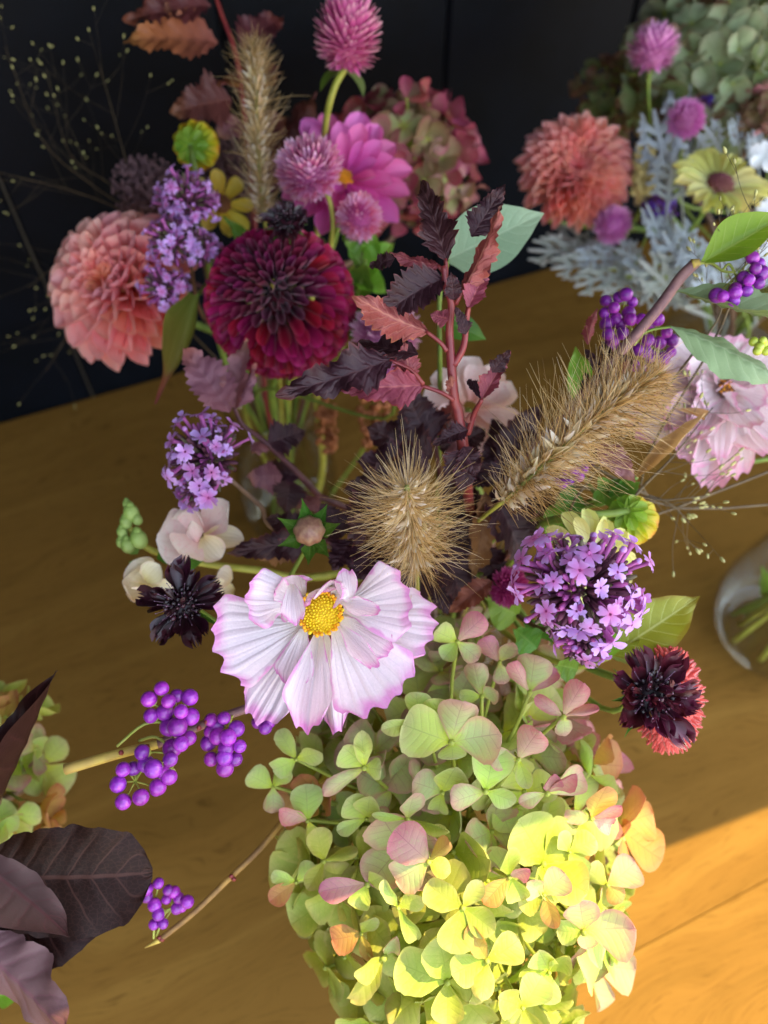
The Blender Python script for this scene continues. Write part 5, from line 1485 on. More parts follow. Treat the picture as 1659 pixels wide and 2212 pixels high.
petals(root, [((428, 1160), (330, 1165), 130, .392, .385, 0), ((425, 1165), (382, 1205), 90, .388, .38, 1), ((430, 1150), (420, 1085), 80, .39, .384, 3), ((440, 1150), (512, 1078), 76, .393, .388, 0), ((438, 1160), (470, 1205), 66, .388, .382, 2),
              ((440, 1160), (520, 1162), 58, .392, .386, 2), ((420, 1150), (395, 1090), 70, .391, .388, 1), ((425, 1170), (410, 1120), 46, .382, .378, 3)], sn)
petals(root, [((322, 1262), (246, 1262), 92, .394, .385, 4), ((318, 1250), (290, 1216), 78, .393, .385, 2), ((318, 1275), (304, 1322), 80, .392, .383, 4), ((322, 1262), (354, 1296), 76, .391, .383, 2), ((312, 1260), (282, 1290), 60, .386, .378, 4), ((316, 1255), (340, 1226), 60, .388, .382, 2), ((505, 1268), (460, 1290), 70, .40, .396, 4), ((500, 1255), (470, 1240), 60, .40, .397, 2)], sn)
for x, y, r_ in ((284, 1108, 22), (272, 1128, 17), (264, 1150, 15), (300, 1165, 24), (276, 1178, 20), (262, 1172, 14), (275, 1090, 13), (296, 1122, 15)):
    m = MB(); r_ *= .78; m.ball((0, 0, 0), px(r_, .396), 10, 8, (1, .9, 1.2)); m.ball((px(r_ * .25, .396), 0, px(r_ * .85, .396)), px(r_ * .55, .396), 8, 6, (1, 1, 1.2))
    put('bud', m.mesh('bud', MAT['budg']), root, zmat(U(x, y, .394), dirv(-.3, .8, .4), 1))
sepl = blade('sepal', MAT['leafmid'], prof((0, .3), (.4, .5), (1, .02)), nv=6, nu=4, curl=.5)
for b, t, w in (((300, 1190), (262, 1178), 26), ((310, 1225), (275, 1210), 34), ((390, 1220), (450, 1210), 30), ((340, 1200), (400, 1215), 26)):
    put('sepal', sepl, root, frame(U(*b, .397), U(*t, .392), BACK, px(w, .395)))

# ---- cream zinnia behind the broad verbena, yellow-green zinnia seen from behind, magenta amaranth
def ray_flower(name, label, c, ax, R, mat, vase, n=14, rows=2, width=.42, droop=.1, disc=None, group=None, seed=1, curl=-.3, back=False, roll=.5, disc_r=.26, stem_mat=None, lean=None, inner=None, W=None):
    r = random.Random(seed)
    root = thing(name, label, 'flower', c - ax * R * .4, group)
    B = basis(ax)
    W = W or prof((0, .16), (.3, .34), (.65, .5), (.88, .4), (.97, .2), (1, .08))
    me = [blade('petal', mat, W, nv=10, nu=8, roll=roll, curl=curl * s, pleat=.012, npleat=3, seed=i) for i, s in enumerate((1, .6, 1.4))]
    for q in range(rows):
        nn = n - q * 3
        for k in range(nn):
            th = (k + .5 * q) * 2 * math.pi / nn + r.uniform(-.08, .08)
            phi = math.pi / 2 + droop - q * .28 + r.uniform(-.08, .08)
            d = sph(B, phi, th)
            b = c + d * R * .14 + ax * R * .03 * q
            L = R * (.88 - .2 * q) * r.uniform(.93, 1.05)
            put('petal', r.choice(me), root, frame(b, b + d * L, ax + Vector((r.uniform(-.15, .15), r.uniform(-.15, .15), 0)), L * width * r.uniform(.9, 1.1)))
    if disc:
        m = MB(); m.ball((0, 0, 0), R * disc_r, 16, 8, (1, 1, .6)); put('disc', m.mesh('disc', disc), root, zmat(c + ax * R * .05, ax, 1))
        kn_ = one_ball('disc_floret', inner or disc, (1, 1, 1.4), 6, 4)
        for k in range(46):
            t = (k + .5) / 46; rad = math.sqrt(t) * R * disc_r * 1.02
            p = c + ax * (R * .05 + R * disc_r * .58 * math.sqrt(max(0, 1 - t))) + (B[1] * math.cos(k * GA) + B[2] * math.sin(k * GA)) * rad
            put('disc_floret', kn_, root, zmat(p, ax, R * .032, 0))
    if back:
        sp_ = blade('sepal', MAT['leafmid'], prof((0, .35), (.5, .5), (.85, .34), (1, .1)), nv=7, nu=5, roll=.7, curl=.4)
        for k in range(8):
            d = sph(B, math.pi / 2 + .35, k * .785)
            put('sepal', sp_, root, frame(c - ax * R * .22 + d * R * .1, c - ax * R * .12 + d * R * .62, -ax, R * .34))
    to_vase(root, c - ax * R * .15, vase, .0022, .0019, stem_mat or M_STEM, lean=lean or -ax)
    return root

ray_flower('zinnia', 'cream zinnia almost covered by the broad verbena head', U(1276, 1204, .345), (BACK + UPV * .2 + RT * .1).normalized(), px(112, .345), MAT['yellow'], VB, n=12, rows=2, disc=MAT['discg'], seed=2, droop=.05)
def back_flower(label, c, ax, R, vase, group, seed, lean=None):
    r = random.Random(seed)
    root = thing('zinnia', label, 'flower', c + ax * .01, group)
    B = basis(ax)
    W = prof((0, .25), (.3, .42), (.65, .5), (.9, .36), (1, .1))
    me = [blade('petal', MAT['ygreen'], W, nv=9, nu=6, roll=-.5, curl=-.9, seed=i) for i in range(2)]
    for k in range(12):
        th = k * 2 * math.pi / 12
        d = sph(B, 1.45, th)
        put('petal', me[k % 2], root, frame(c + d * R * .12, c + d * R * .95 - ax * R * .3, ax, R * .52))
    sp_ = blade('sepal', MAT['leaflime'], prof((0, .3), (.5, .5), (.85, .4), (1, .1)), nv=8, nu=6, roll=-.9, curl=-.5)
    for k in range(8):
        d = sph(B, 1.3, k * .785 + .2)
        put('sepal', sp_, root, frame(c + ax * R * .22 + d * R * .05, c + ax * R * .08 + d * R * .6, ax, R * .4))
    m = MB(); m.ball((0, 0, 0), R * .34, 12, 8, (1, 1, .7)); put('calyx', m.mesh('calyx', MAT['leaflime']), root, zmat(c + ax * R * .02, ax, 1))
    to_vase(root, c + ax * R * .2, vase, .0024, .0021, M_STEM, lean=lean or ax, sag=.2)
    return root
back_flower('yellow zinnia turned away, green cup showing, beside the broad verbena', U(1358, 1112, .365), (BACK * .7 + RT * -.35 + UPV * .35).normalized(), px(76, .365), VB, 'zinnias seen from behind', 3, lean=dirv(-.8, -.1, -.2))
gomphrena('magenta globe amaranth tucked behind the broad verbena head', U(1098, 1268, .385), (BACK + UPV * .3).normalized(), px(36, .385), px(50, .385), [MAT['gompm'], MAT['gompm']], VB, 'globe amaranths', seed=11)

# ---- green leaves low in the front arrangement
root = thing('leafy_stem', 'leafy green stem with one broad olive leaf reaching over the table near the wine pincushion', 'foliage', U(1180, 1450, .40))
OLV = blade('leaf', MAT['leafolive'], OV, nv=22, nu=10, fold=.18, curl=-.4, quilt=.02, nq=8, ripple=.03)
LIM = [blade('leaf', MAT['leaflime'], OV, nv=18, nu=8, fold=.3, curl=-.5, quilt=.02, nq=7, ripple=.03), blade('leaf', MAT['leafmid'], LZ, nv=18, nu=8, fold=.3, curl=.5, quilt=.02, nq=7, ripple=.04)]
leaf_at(root, U(1318, 1415, .365), U(1516, 1288, .35), px(118, .36), OLV, BACK + UPV * .3)
leaf_at(root, U(1310, 1425, .365), U(1322, 1338, .352), px(44, .36), LIM[0], BACK)
leaf_at(root, U(1248, 1446, .36), U(1182, 1428, .35), px(62, .36), LIM[1], BACK)
leaf_at(root, U(1320, 1420, .366), U(1440, 1392, .36), px(60, .36), OLV, BACK - UPV * .4)
leaf_at(root, U(1160, 1400, .38), U(1095, 1345, .37), px(70, .38), LIM[1], BACK)
leaf_at(root, U(1120, 1330, .40), U(1060, 1300, .39), px(90, .40), LIM[0], BACK)
leaf_at(root, U(1150, 1370, .40), U(1190, 1330, .39), px(80, .40), LIM[1], BACK)
stem(root, [U(1318, 1420, .367), U(1240, 1440, .375), U(1140, 1400, .40), U(1060, 1340, .44), VB.slot()[0], VB.base + ZUP * .02], .0013, .0018, M_STEMY)

# ---- pale peach flower and pale green leaf behind the upright ninebark
ray_flower('cosmos', 'peach white cosmos mostly hidden behind the upright ninebark sprig', U(1015, 880, .43), (BACK + UPV * .3 + RT * .1).normalized(), px(108, .43), MAT['peach'], VB, n=9, rows=2, width=.62, curl=.5, roll=.35, seed=4, W=prof((0, .12), (.3, .3), (.6, .48), (.85, .5), (1, .34)))
root = thing('broad_leaf', 'broad pale sage leaf behind the upright ninebark sprig', 'leaf', U(1000, 620, .40))
PAL = blade('leaf', MAT['leafpale'], prof((0, .08), (.1, .34), (.3, .5), (.55, .47), (.8, .24), (.95, .06), (1, .004)), nv=22, nu=10, fold=.12, curl=-.25, quilt=.014, nq=8)
put('leaf_blade', PAL, root, frame(U(968, 560, .385), U(1176, 452, .37), BACK, px(140, .38)))
leaf_at(root, U(950, 690, .40), U(1052, 728, .395), px(60, .40), blade('leaf', MAT['leafmid'], LZ, nv=14, nu=8, fold=.2, curl=-.4), BACK, 'small_leaf')
stem(root, [U(968, 560, .385), U(950, 640, .395), U(950, 760, .41), U(950, 900, .44), VB.slot()[0], VB.base + ZUP * .02], .0012, .0016, M_STEM, 'petiole')

# ================================================================== the arrangement behind on the darker side: dahlias, zinnia, amaranth
dahlia('salmon coral dahlia with broad scooped petals beside the dark wall', U(262, 622, .50), (BACK * .9 - RT * .36 + UPV * .08).normalized(), .0510, MAT['coral'], MAT['coralin'], VA, N=135, phimax=1.9, wide=.37, seed=3, group='dahlias')
dahlia('burgundy ball dahlia with rolled petals packed like honeycomb', U(607, 655, .45), (BACK + UPV * .18 - RT * .05).normalized(), .0435, MAT['burg'], MAT['burgin'], VA, N=290, ball=True, phimax=2.0, seed=4, group='dahlias', cone=MAT['burgin'])
zr = ray_flower('zinnia', 'orchid pink zinnia with broad layered petals behind two globe amaranths', U(742, 392, .505), (BACK + RT * .12 + UPV * .12).normalized(), px(145, .505), MAT['zinnia'], VA, n=15, rows=3, width=.44, curl=.25, droop=-.05, disc=MAT['discp'], inner=MAT['disco'], seed=6, disc_r=.14)
GA_, GB_ = [MAT['gomp'], MAT['gomp2']], [MAT['gompl'], MAT['gomp']]
gomphrena('tall pink globe amaranth with green leaf bracts against the dark wall', U(752, 74, .46), (BACK * .55 + UPV * .9 + RT * .15).normalized(), px(59, .46), px(78, .46), GA_, VA, 'globe amaranths', seed=1, N=330, stem_pts=[U(722, 190, .47), U(704, 262, .485), U(690, 400, .53), U(660, 700, .58), VA.slot()[0], VA.base + ZUP * .02], stem_r=.0021, smat=M_STEMY)
gomphrena('pink globe amaranth nodding in front of the orchid zinnia on a bent stem', U(668, 368, .455), (BACK * .8 - RT * .2 + UPV * .5).normalized(), px(60, .455), px(58, .455), GB_, VA, 'globe amaranths', seed=2, N=380, stem_pts=[U(706, 420, .465), U(718, 470, .47), U(714, 530, .48), U(690, 700, .54), VA.slot()[0], VA.base + ZUP * .02], stem_r=.0016, bracts=False, smat=M_STEMY)
gomphrena('small pink globe amaranth at the lower edge of the orchid zinnia', U(776, 470, .47), (BACK + RT * .1 + UPV * .1).normalized(), px(42, .47), px(44, .47), GB_, VA, 'globe amaranths', seed=3, N=240)
gomphrena('light mauve globe amaranth behind the red ninebark leaves', U(833, 722, .44), (BACK * .8 + UPV * .5).normalized(), px(62, .44), px(52, .44), [MAT['gompl'], MAT['gompl']], VA, 'globe amaranths', seed=4, N=300)
gomphrena('light mauve globe amaranth peeping below the red ninebark leaves', U(842, 818, .45), (BACK - UPV * .2).normalized(), px(34, .45), px(30, .45), [MAT['gompl'], MAT['gompl']], VA, 'globe amaranths', seed=14, N=160)
verbena('tall lilac verbena in front of the salmon dahlia', U(402, 470, .455), (BACK * .8 + UPV * .5 + RT * .1).normalized(), .0215, px(15, .44), VA, 'verbena stems', seed=9, n=60,
        heads=[(dirv(.1, 1, 0) * .012, .85, 44), (dirv(-.25, -.6, .25) * .017, .8, 40), (dirv(.5, -1, .15) * .022, .55, 22), (dirv(-.3, -1, .1) * .044, .62, 26)], nstuff=150)
bristle_grass('tawny fountain grass plume standing upright against the dark wall', [U(572, 480, .49), U(562, 390, .475), U(556, 280, .46), U(552, 170, .45), U(546, 92, .445)], .021, VA, 'fountain grass plumes', nsp=190, nbr=900, seed=12, flare=.8, thick=1.3, taper=prof((0, .7), (.15, .95), (.6, 1), (.85, .75), (1, .35)))
scabious('small black pincushion bud above the burgundy dahlia', U(620, 484, .425), (BACK * .8 + UPV * .5).normalized(), px(52, .425), VA, 'dark pincushion flowers', seed=8, npet=9, stamens=90, knob=.66)
back_flower('yellow-green zinnia turned away, beside the tawny plume', U(416, 315, .49), (BACK * .75 + UPV * -.35 - RT * .05).normalized(), px(66, .49), VA, 'zinnias seen from behind', 5, lean=dirv(.1, -.9, -.3))
gy = ray_flower('daisy', 'small yellow daisy partly behind the tall lilac verbena', U(478, 442, .49), (BACK + RT * .5).normalized(), px(76, .49), MAT['gold'], VA, n=8, rows=1, width=.55, disc=MAT['discg'], seed=7, curl=.3)

# antique red hydrangea
hydrangea('antique red hydrangea with faded green patches behind the orchid zinnia', U(872, 352, .60), (BACK + RT * .2).normalized(), (.054, .047, .042), .0165, lambda p, r: r.choice(('r', 'r', 'r', 'p', 'gp', 'b')), VA, n=68, seed=6, phimax=1.8, inner=14,
          hand=[(878, 215, .55, 'r', [(100, px(46, .55), .2, .6, 'r'), (5, px(48, .55), .2, .55, 'r'), (230, px(36, .55), -.3, .7, 'r')]), (930, 300, .56, 'p', [(80, px(42, .56), .1, .95, 'p'), (200, px(40, .56), .1, .8, 'gp'), (-40, px(44, .56), .1, .8, 'p')]),
                (960, 380, .57, 'r', [(60, px(40, .57), .1, .9, 'r'), (-20, px(44, .57), .2, .7, 'r'), (180, px(36, .57), .1, .9, 'p')])])

# dark red ninebark at the top
root = thing('ninebark_branch', 'ninebark branch with rusty red lobed leaves against the dark wall', 'foliage', U(540, 460, .52), 'ninebark foliage')
stem(root, [U(560, 640, .56), U(545, 420, .52), U(528, 250, .505), U(510, 120, .495), U(478, 30, .49), U(455, -40, .49)], .0022, .0012, M_STEMR)
a_, b_ = VA.slot()
stem(root, [U(560, 640, .56), a_, b_], .0022, .0026, M_STEMR, 'lower_stem')
for b, t, w, d0, d1, me in (((470, 92), (262, 62), 120, .49, .47, NU[0]), ((455, 12), (256, 22), 90, .485, .475, NV[0]), ((440, 70), (352, 20), 90, .49, .485, NV[1]), ((520, 105), (612, 18), 96, .50, .50, NV[0]), ((500, 215), (368, 232), 118, .50, .485, NV[0]), ((520, 150), (480, 200), 90, .505, .49, NU[1]),
                           ((525, 130), (590, 210), 120, .51, .50, NV[1]), ((520, 260), (470, 290), 90, .50, .495, NP[0]), ((540, 300), (615, 250), 110, .52, .51, NV[0]), ((560, 340), (700, 220), 90, .535, .53, NV[1]), ((450, -10), (400, 45), 60, .49, .50, ND[1]),
                           ((560, 420), (620, 330), 90, .53, .52, NP[0]), ((505, 180), (560, 140), 60, .51, .50, NU[1])):
    leaf_at(root, U(*b, d0), U(*t, d1), px(w, (d0 + d1) / 2), me, BACK + RT * random.uniform(-.3, .3) + UPV * random.uniform(-.2, .3))

# smoky seed clusters
for label, c, rx, ry, sd in (('mauve brown clump of tiny seed heads behind the salmon dahlia', U(315, 405, .54), 74, 70, 1), ('mauve brown clump of tiny seed heads behind the tawny plume', U(490, 370, .55), 70, 90, 2)):
    r = random.Random(sd)
    root = thing('seed_head_clump', label, 'seed heads', c + FW * .02, 'clumps of seed heads')
    m = MB(); ms = MB()
    for k in range(620):
        d = Vector((r.gauss(0, 1), r.gauss(0, 1), r.gauss(0, 1))).normalized() * r.random() ** .4
        p = c + RT * d.x * px(rx, .54) + UPV * d.y * px(ry, .54) + BACK * d.z * .02
        s = r.uniform(.0007, .0014)
        m.ball(p, s, 5, 4, (1, 1, 1.3))
        if k % 4 == 0:
            ms.tube([c + FW * .02 + (p - c) * .3, p], .00025, 3, caps=False)
    stuff(m.build('seeds', MAT['smoke'], root, at=c)); stuff(ms.build('stalks', MAT['smoke'], root, at=c))
    to_vase(root, c, VA, .0016, .0012, M_STEMP, lean=dirv(.3, -.8, -.3))

# olive leaf blade hanging from the dahlia, and leaves below the flowers
root = thing('hanging_leaf', 'narrow olive leaf hanging down past the salmon dahlia, its tip dried red', 'leaf', U(420, 640, .46))
put('leaf_blade', blade('leaf_blade', blade_mat('drying olive leaf', [(0, '#6a7a30'), (.6, '#7d7a30'), (.8, '#8a5a38'), (1, '#7a4034')], vein='#a09a50', vein_amt=.5, nvein=6, rough=.5, trans=.25), prof((0, .2), (.3, .5), (.6, .3), (.75, .1), (.9, .06), (1, .02)), nv=22, nu=6, roll=.9, curl=.3, twist=.5), root, frame(U(425, 640, .46), U(345, 885, .455), BACK, px(66, .46)))
stem(root, [U(425, 640, .46), U(470, 600, .49), U(520, 680, .55), VA.slot()[0], VA.base + ZUP * .02], .0010, .0014, M_STEM, 'petiole')
root = thing('leafy_stem', 'bright green leafy stem under the orchid zinnia and pink amaranth', 'foliage', U(760, 620, .50))
stem(root, [VA.base + ZUP * .02, VA.slot()[0], U(720, 780, .56), U(770, 640, .50), U(790, 560, .49)], .002, .0012, M_STEM)
for b, t, w, k in (((788, 590), (842, 520), 60, 0), ((780, 570), (730, 520), 50, 1), ((772, 640), (800, 560), 70, 1), ((770, 600), (830, 620), 60, 0), ((775, 640), (720, 600), 56, 1), ((800, 560), (806, 510), 44, 0), ((560, 560), (470, 470), 40, 1), ((740, 720), (810, 680), 70, 1), ((700, 560), (690, 500), 40, 1)):
    leaf_at(root, U(*b, .50), U(*t, .485), px(w, .49), LIM[k], BACK + UPV * .3)
root = thing('dried_flower_stem', 'rust brown dried flower spike seen through the glass below the burgundy dahlia', 'dried flower', U(740, 1010, .66))
for stem_px, cen, n_, rx, ry in (([(690, 1070, .62), (696, 960, .60), (690, 860, .58)], (712, 930, .58), 60, 26, 44), ([(806, 960, .60), (806, 880, .58), (803, 840, .57)], (812, 890, .565), 90, 34, 60)):
    pass
stem(root, [VA.base + ZUP * .02 + RT * .02, U(697, 1000, .61), U(686, 880, .575), U(690, 800, .55)], .0028, .0026, M_STEMY)
stem(root, [VA.base + ZUP * .02 + RT * .025, U(790, 960, .60), U(806, 880, .575), U(803, 800, .55)], .0016, .0016, M_STEM, 'side_stem')
m = MB(); r = random.Random(3)
for (cx_, cy_, dd_, rx, ry, n_) in ((706, 925, .575, 24, 62, 80), (808, 905, .56, 34, 80, 120)):
    for k in range(n_):
        a = r.uniform(0, 6.28); q = r.random() ** .5
        p = U(cx_ + rx * q * math.cos(a) + (cy_ - 925) * .0, cy_ + ry * q * math.sin(a), dd_ + r.uniform(-.012, .008))
        m.ball(p, r.uniform(.0015, .0032), 6, 4, (1, r.uniform(.5, 1), r.uniform(.6, 1.4)))
stuff(m.build('dry_florets', MAT['rustdry'], root, at=U(760, 920, .57)))

# airy switchgrass against the wall
GS = [([(300, 460, .56), (270, 340, .55), (215, 140, .535)], 7), ([(310, 470, .56), (200, 400, .56), (90, 300, .555), (10, 100, .55)], 8), ([(320, 480, .56), (180, 420, .555), (-10, 370, .55)], 9), ([(300, 520, .56), (150, 560, .58), (60, 620, .60)], 10), ([(300, 480, .56), (240, 400, .56), (150, 330, .56), (100, 150, .56)], 11), ([(320, 560, .57), (180, 680, .60), (100, 800, .62)], 12)]
for i, (pp, sd) in enumerate(GS):
    switchgrass('wispy switchgrass panicle with tiny pale seeds against the dark wall', [U(*q) for q in pp], VA if i < 3 else VA, 'switchgrass by the dark wall', .3, seed=sd, spread=.075, nseed=10, seedr=.0010, gravity=.05, fil=.00006, smat=MAT['grassdark'], r0=.0005)

# ================================================================== bouquet at the far side with silver foliage
dahlia('orange coral dahlia with narrow petals above the silver foliage', U(1238, 378, .62), (BACK + UPV * .05 - RT * .02).normalized(), .0465, MAT['coral2'], MAT['coral2in'], VC, N=190, phimax=1.66, wide=.26, seed=7, group='dahlias', cone=MAT['coral2in'])
GV = [MAT['gompv'], MAT['gompv']]
gomphrena('violet pink globe amaranth on a pale stem before the sage green hydrangea', U(1412, 104, .58), (BACK * .6 + UPV * .8).normalized(), px(46, .58), px(45, .58), GV, VC, 'globe amaranths', seed=21, stem_pts=[U(1400, 190, .60), U(1404, 260, .62), U(1420, 420, .67), VC.slot()[0], VC.base + ZUP * .02], bracts=False, stem_r=.0016)
gomphrena('violet pink globe amaranth among silver leaves above the yellow zinnia', U(1482, 258, .58), (BACK * .9 + UPV * .3 - RT * .3).normalized(), px(34, .58), px(40, .58), GV, VC, 'globe amaranths', seed=22, bracts=False)
gomphrena('violet pink globe amaranth just below the orange coral dahlia', U(1322, 486, .61), (BACK + UPV * .1).normalized(), px(34, .61), px(36, .61), GV, VC, 'globe amaranths', seed=23, bracts=False)
ray_flower('zinnia', 'pale yellow zinnia with a dusky brown eye', U(1552, 404, .57), (BACK * .8 + UPV * .45 + RT * .05).normalized(), px(102, .57), MAT['yellow'], VC, n=20, rows=1, width=.33, curl=.15, roll=.8, droop=-.05, disc=MAT['discg'], inner=MAT['discp'], seed=9, disc_r=.29)
hydrangea('sage green hydrangea high against the dark wall', U(1535, 160, .64), (BACK + UPV * .15).normalized(), (.068, .066, .05), .0195, lambda p, r: r.choice(('s', 's', 'd', 's', 's', 'b')), VC, n=90, seed=9, phimax=1.75, inner=16)
hydrangea('olive brown hydrangea tucked low behind the orange coral dahlia', U(1330, 215, .70), (BACK).normalized(), (.036, .034, .025), .013, lambda p, r: r.choice(('d', 'b', 'b', 'd')), VC, n=34, seed=10, phimax=1.7)
hydrangea('tan and pink hydrangea beside the pale yellow zinnia', U(1662, 258, .60), (BACK).normalized(), (.026, .018, .018), .0115, lambda p, r: r.choice(('b', 'p', 'b', 'b')), VC, n=26, seed=12, phimax=1.7)
LAC = [lacy_leaf('leaf', MAT['silver'], s) for s in range(3)] + [lacy_leaf('leaf', MAT['silverd'], s + 5) for s in range(2)]
def silver(label, leaves, group='silver lacy foliage', seed=1):
    r = random.Random(seed)
    c = U(*leaves[0][0], leaves[0][3])
    root = thing('silver_ragwort', label, 'foliage', c, group)
    ctr = Vector((0, 0, 0))
    for b, t, w, d, k in leaves:
        put('leaf', LAC[k], root, frame(U(*b, d), U(*t, d - .01), BACK + RT * r.uniform(-.4, .4) + UPV * r.uniform(-.1, .4), px(w, d)))
    a, b = VC.slot()
    m = MB()
    for bb, t, w, d, k in leaves:
        p = U(*bb, d)
        m.tube(spline([p, p.lerp(a, .4) - ZUP * .01, a], 4), .0008, 5)
    stem(root, [a, b], .0016, .0016, MAT['silverd'])
    m.build('leaf_stalks', MAT['silverd'], root)
silver('tall silver lacy leaves between the orange coral dahlia and the yellow zinnia', [((1445, 430), (1412, 236), 120, .60, 0), ((1440, 400), (1470, 175), 90, .62, 1), ((1470, 380), (1530, 190), 80, .63, 2), ((1420, 430), (1385, 300), 70, .61, 1), ((1440, 460), (1455, 330), 120, .59, 0)], seed=1)
silver('silver lacy leaves over the yellow zinnia', [((1600, 330), (1580, 255), 90, .60, 0), ((1560, 330), (1520, 270), 80, .61, 1), ((1640, 380), (1625, 280), 80, .60, 2), ((1600, 350), (1660, 300), 70, .60, 0)], seed=2)
silver('silver lacy leaves spreading below the yellow zinnia', [((1500, 640), (1430, 500), 120, .60, 0), ((1520, 640), (1490, 520), 110, .59, 1), ((1560, 640), (1560, 520), 120, .60, 2), ((1600, 620), (1620, 520), 120, .61, 1), ((1480, 660), (1380, 560), 120, .60, 3), ((1560, 660), (1500, 590), 110, .58, 0), ((1460, 620), (1395, 440), 90, .61, 2), ((1500, 590), (1460, 480), 90, .61, 0), ((1630, 640), (1640, 560), 110, .60, 0)], seed=3)
silver('low fringe of dusty silver lacy leaves hanging over the rim towards the pale sage leaf', [((1330, 560), (1140, 540), 90, .64, 3), ((1350, 570), (1190, 580), 90, .63, 4), ((1380, 580), (1240, 620), 90, .62, 3), ((1400, 590), (1300, 640), 100, .62, 4), ((1340, 550), (1180, 505), 80, .66, 3), ((1390, 560), (1270, 520), 90, .65, 0), ((1420, 600), (1380, 660), 100, .61, 3), ((1450, 610), (1460, 670), 90, .61, 4), ((1350, 560), (1240, 560), 80, .63, 0), ((1400, 570), (1330, 540), 100, .63, 1), ((1420, 580), (1350, 590), 100, .61, 0)], seed=4)
# plume, violet verbenas, white blooms
root = thing('feather_celosia', 'buff yellow feather celosia plume beside the orange coral dahlia', 'flower', U(1392, 430, .62))
m = MB(); r = random.Random(5)
for k in range(420):
    t = r.random(); a = r.uniform(0, 6.28); q = r.random() ** .5 * (1 - .35 * t)
    p = U(1392 + 27 * q * math.cos(a), 425 - 108 * t, .605 - .012 * q * math.sin(a))
    m.tube([p, p + dirv(math.cos(a) * .6, .8, .3) * .0045], [.0011, .0003], 4, caps=False)
m.tube([U(1392, 440, .615), U(1392, 325, .61)], [.008, .006], 8)
stuff(m.build('plush', MAT['plume'], root, at=U(1392, 400, .61)))
to_vase(root, U(1392, 430, .615), VC, .002, .0016, M_STEM)
VFL = [floret_mesh('floret', [MAT['purpled'], MAT['calyx']], 7)]
def violet(label, c, R, seed):
    r = random.Random(seed)
    root = thing('statice', label, 'flower', c + FW * R, 'violet filler flowers')
    B = basis(BACK)
    for k in range(34):
        d = sph(B, math.acos(1 - 1.0 * (k + .5) / 34), k * GA)
        put('floret', VFL[0], root, zmat(c + d * R * r.uniform(.7, 1.1), d + Vector((r.uniform(-.4, .4),) * 3), R * .2, r.uniform(0, 6)))
    m = MB(); m.ball((0, 0, 0), R * .75, 10, 8); put('heart', m.mesh('heart', MAT['calyx']), root, Matrix.Translation(c))
    to_vase(root, c, VC, .0012, .001, M_STEM)
violet('deep violet filler flower between silver leaves below the yellow plume', U(1420, 448, .61), .015, 1)
violet('deep violet filler flower against the sage green hydrangea', U(1522, 240, .615), .013, 2)
root = thing('white_phlox', 'white phlox blooms beyond the green beautyberry leaf', 'flower', U(1650, 520, .56))
wp = blade('petal', MAT['white'], prof((0, .08), (.3, .32), (.7, .52), (.9, .4), (1, .12)), nv=9, nu=6, cup=.3, curl=-.3)
for x, y in ((1660, 505), (1668, 455), (1664, 560), (1650, 338)):
    for k in range(5):
        a = k * 1.257 + x
        d = dirv(math.cos(a), math.sin(a), .15)
        put('petal', wp, root, frame(U(x, y, .56), U(x, y, .56) + d * px(34, .56), BACK, px(28, .56)))
m = MB()
for x, y in ((1660, 505), (1668, 455), (1664, 560), (1650, 338)):
    m.tube(spline([U(x, y, .561), U(x + 5, y + 60, .6), U(1600, 640, .66)], 4), .0008, 5)
m.build('stalks', M_STEM, root)
a_, b_ = VC.slot()
stem(root, [U(1600, 640, .66), a_, b_], .0012, .0014, M_STEM)

# ================================================================== the bouquet in the bulbous vase at the side
root = thing('cosmos', 'pale pink double cosmos with ragged petals beyond the long plume', 'flower', U(1580, 860, .44))
fp = prof((0, .08), (.25, .24), (.5, .38), (.8, .5), (1, .42))
cp = [blade('petal', MAT['cosmos2'], fp, nv=18, nu=16, pleat=.016, npleat=4.5, ripple=.07, rfreq=.9, curl=c, end=lambda u: 1 - .12 * u * u - .07 * abs(math.sin(u * 5.5 + .6)), seed=i, roll=q) for i, (c, q) in enumerate(((.4, .2), (-.4, .3), (.7, -.4), (.2, .8)))]
pc = (1566, 842)
for i, (t, w, d1, k) in enumerate((((1400, 800), 130, .42, 0), ((1370, 900), 120, .425, 1), ((1440, 985), 120, .415, 0), ((1495, 1040), 90, .415, 3), ((1545, 1045), 100, .42, 1), ((1650, 1000), 170, .41, 0), ((1720, 930), 150, .41, 1), ((1730, 830), 140, .415, 0), ((1680, 760), 120, .42, 2), ((1600, 730), 120, .425, 0), ((1500, 745), 130, .42, 1),
                                   ((1470, 850), 90, .408, 2), ((1500, 930), 100, .405, 3), ((1600, 960), 110, .40, 2), ((1650, 880), 90, .405, 3), ((1620, 790), 80, .408, 2), ((1540, 780), 80, .408, 3))):
    put('petal', cp[k], root, frame(U(*pc, .43 if i < 11 else .42), U(pc[0] + (t[0] - pc[0]) * 1.08, pc[1] + (t[1] - pc[1]) * 1.08, d1), BACK + UPV * random.uniform(-.2, .3) + RT * random.uniform(-.2, .2), px(w * (1.35 if i < 4 else .9), .42)))
for i, (t, w, d1, k) in enumerate((((1392, 850), 80, .418, 1), ((1420, 940), 76, .412, 3), ((1470, 1000), 70, .408, 2), ((1530, 1010), 70, .41, 0), ((1600, 1030), 90, .405, 1), ((1690, 970), 90, .405, 3), ((1450, 770), 80, .415, 2), ((1545, 735), 80, .415, 1), ((1560, 905), 60, .402, 2), ((1520, 875), 60, .402, 1), ((1625, 845), 56, .404, 3), ((1560, 800), 56, .404, 2))):
    put('petal', cp[k], root, frame(U(*pc, .422), U(*t, d1), BACK + UPV * random.uniform(-.4, .4) + RT * random.uniform(-.4, .4), px(w, .42)))
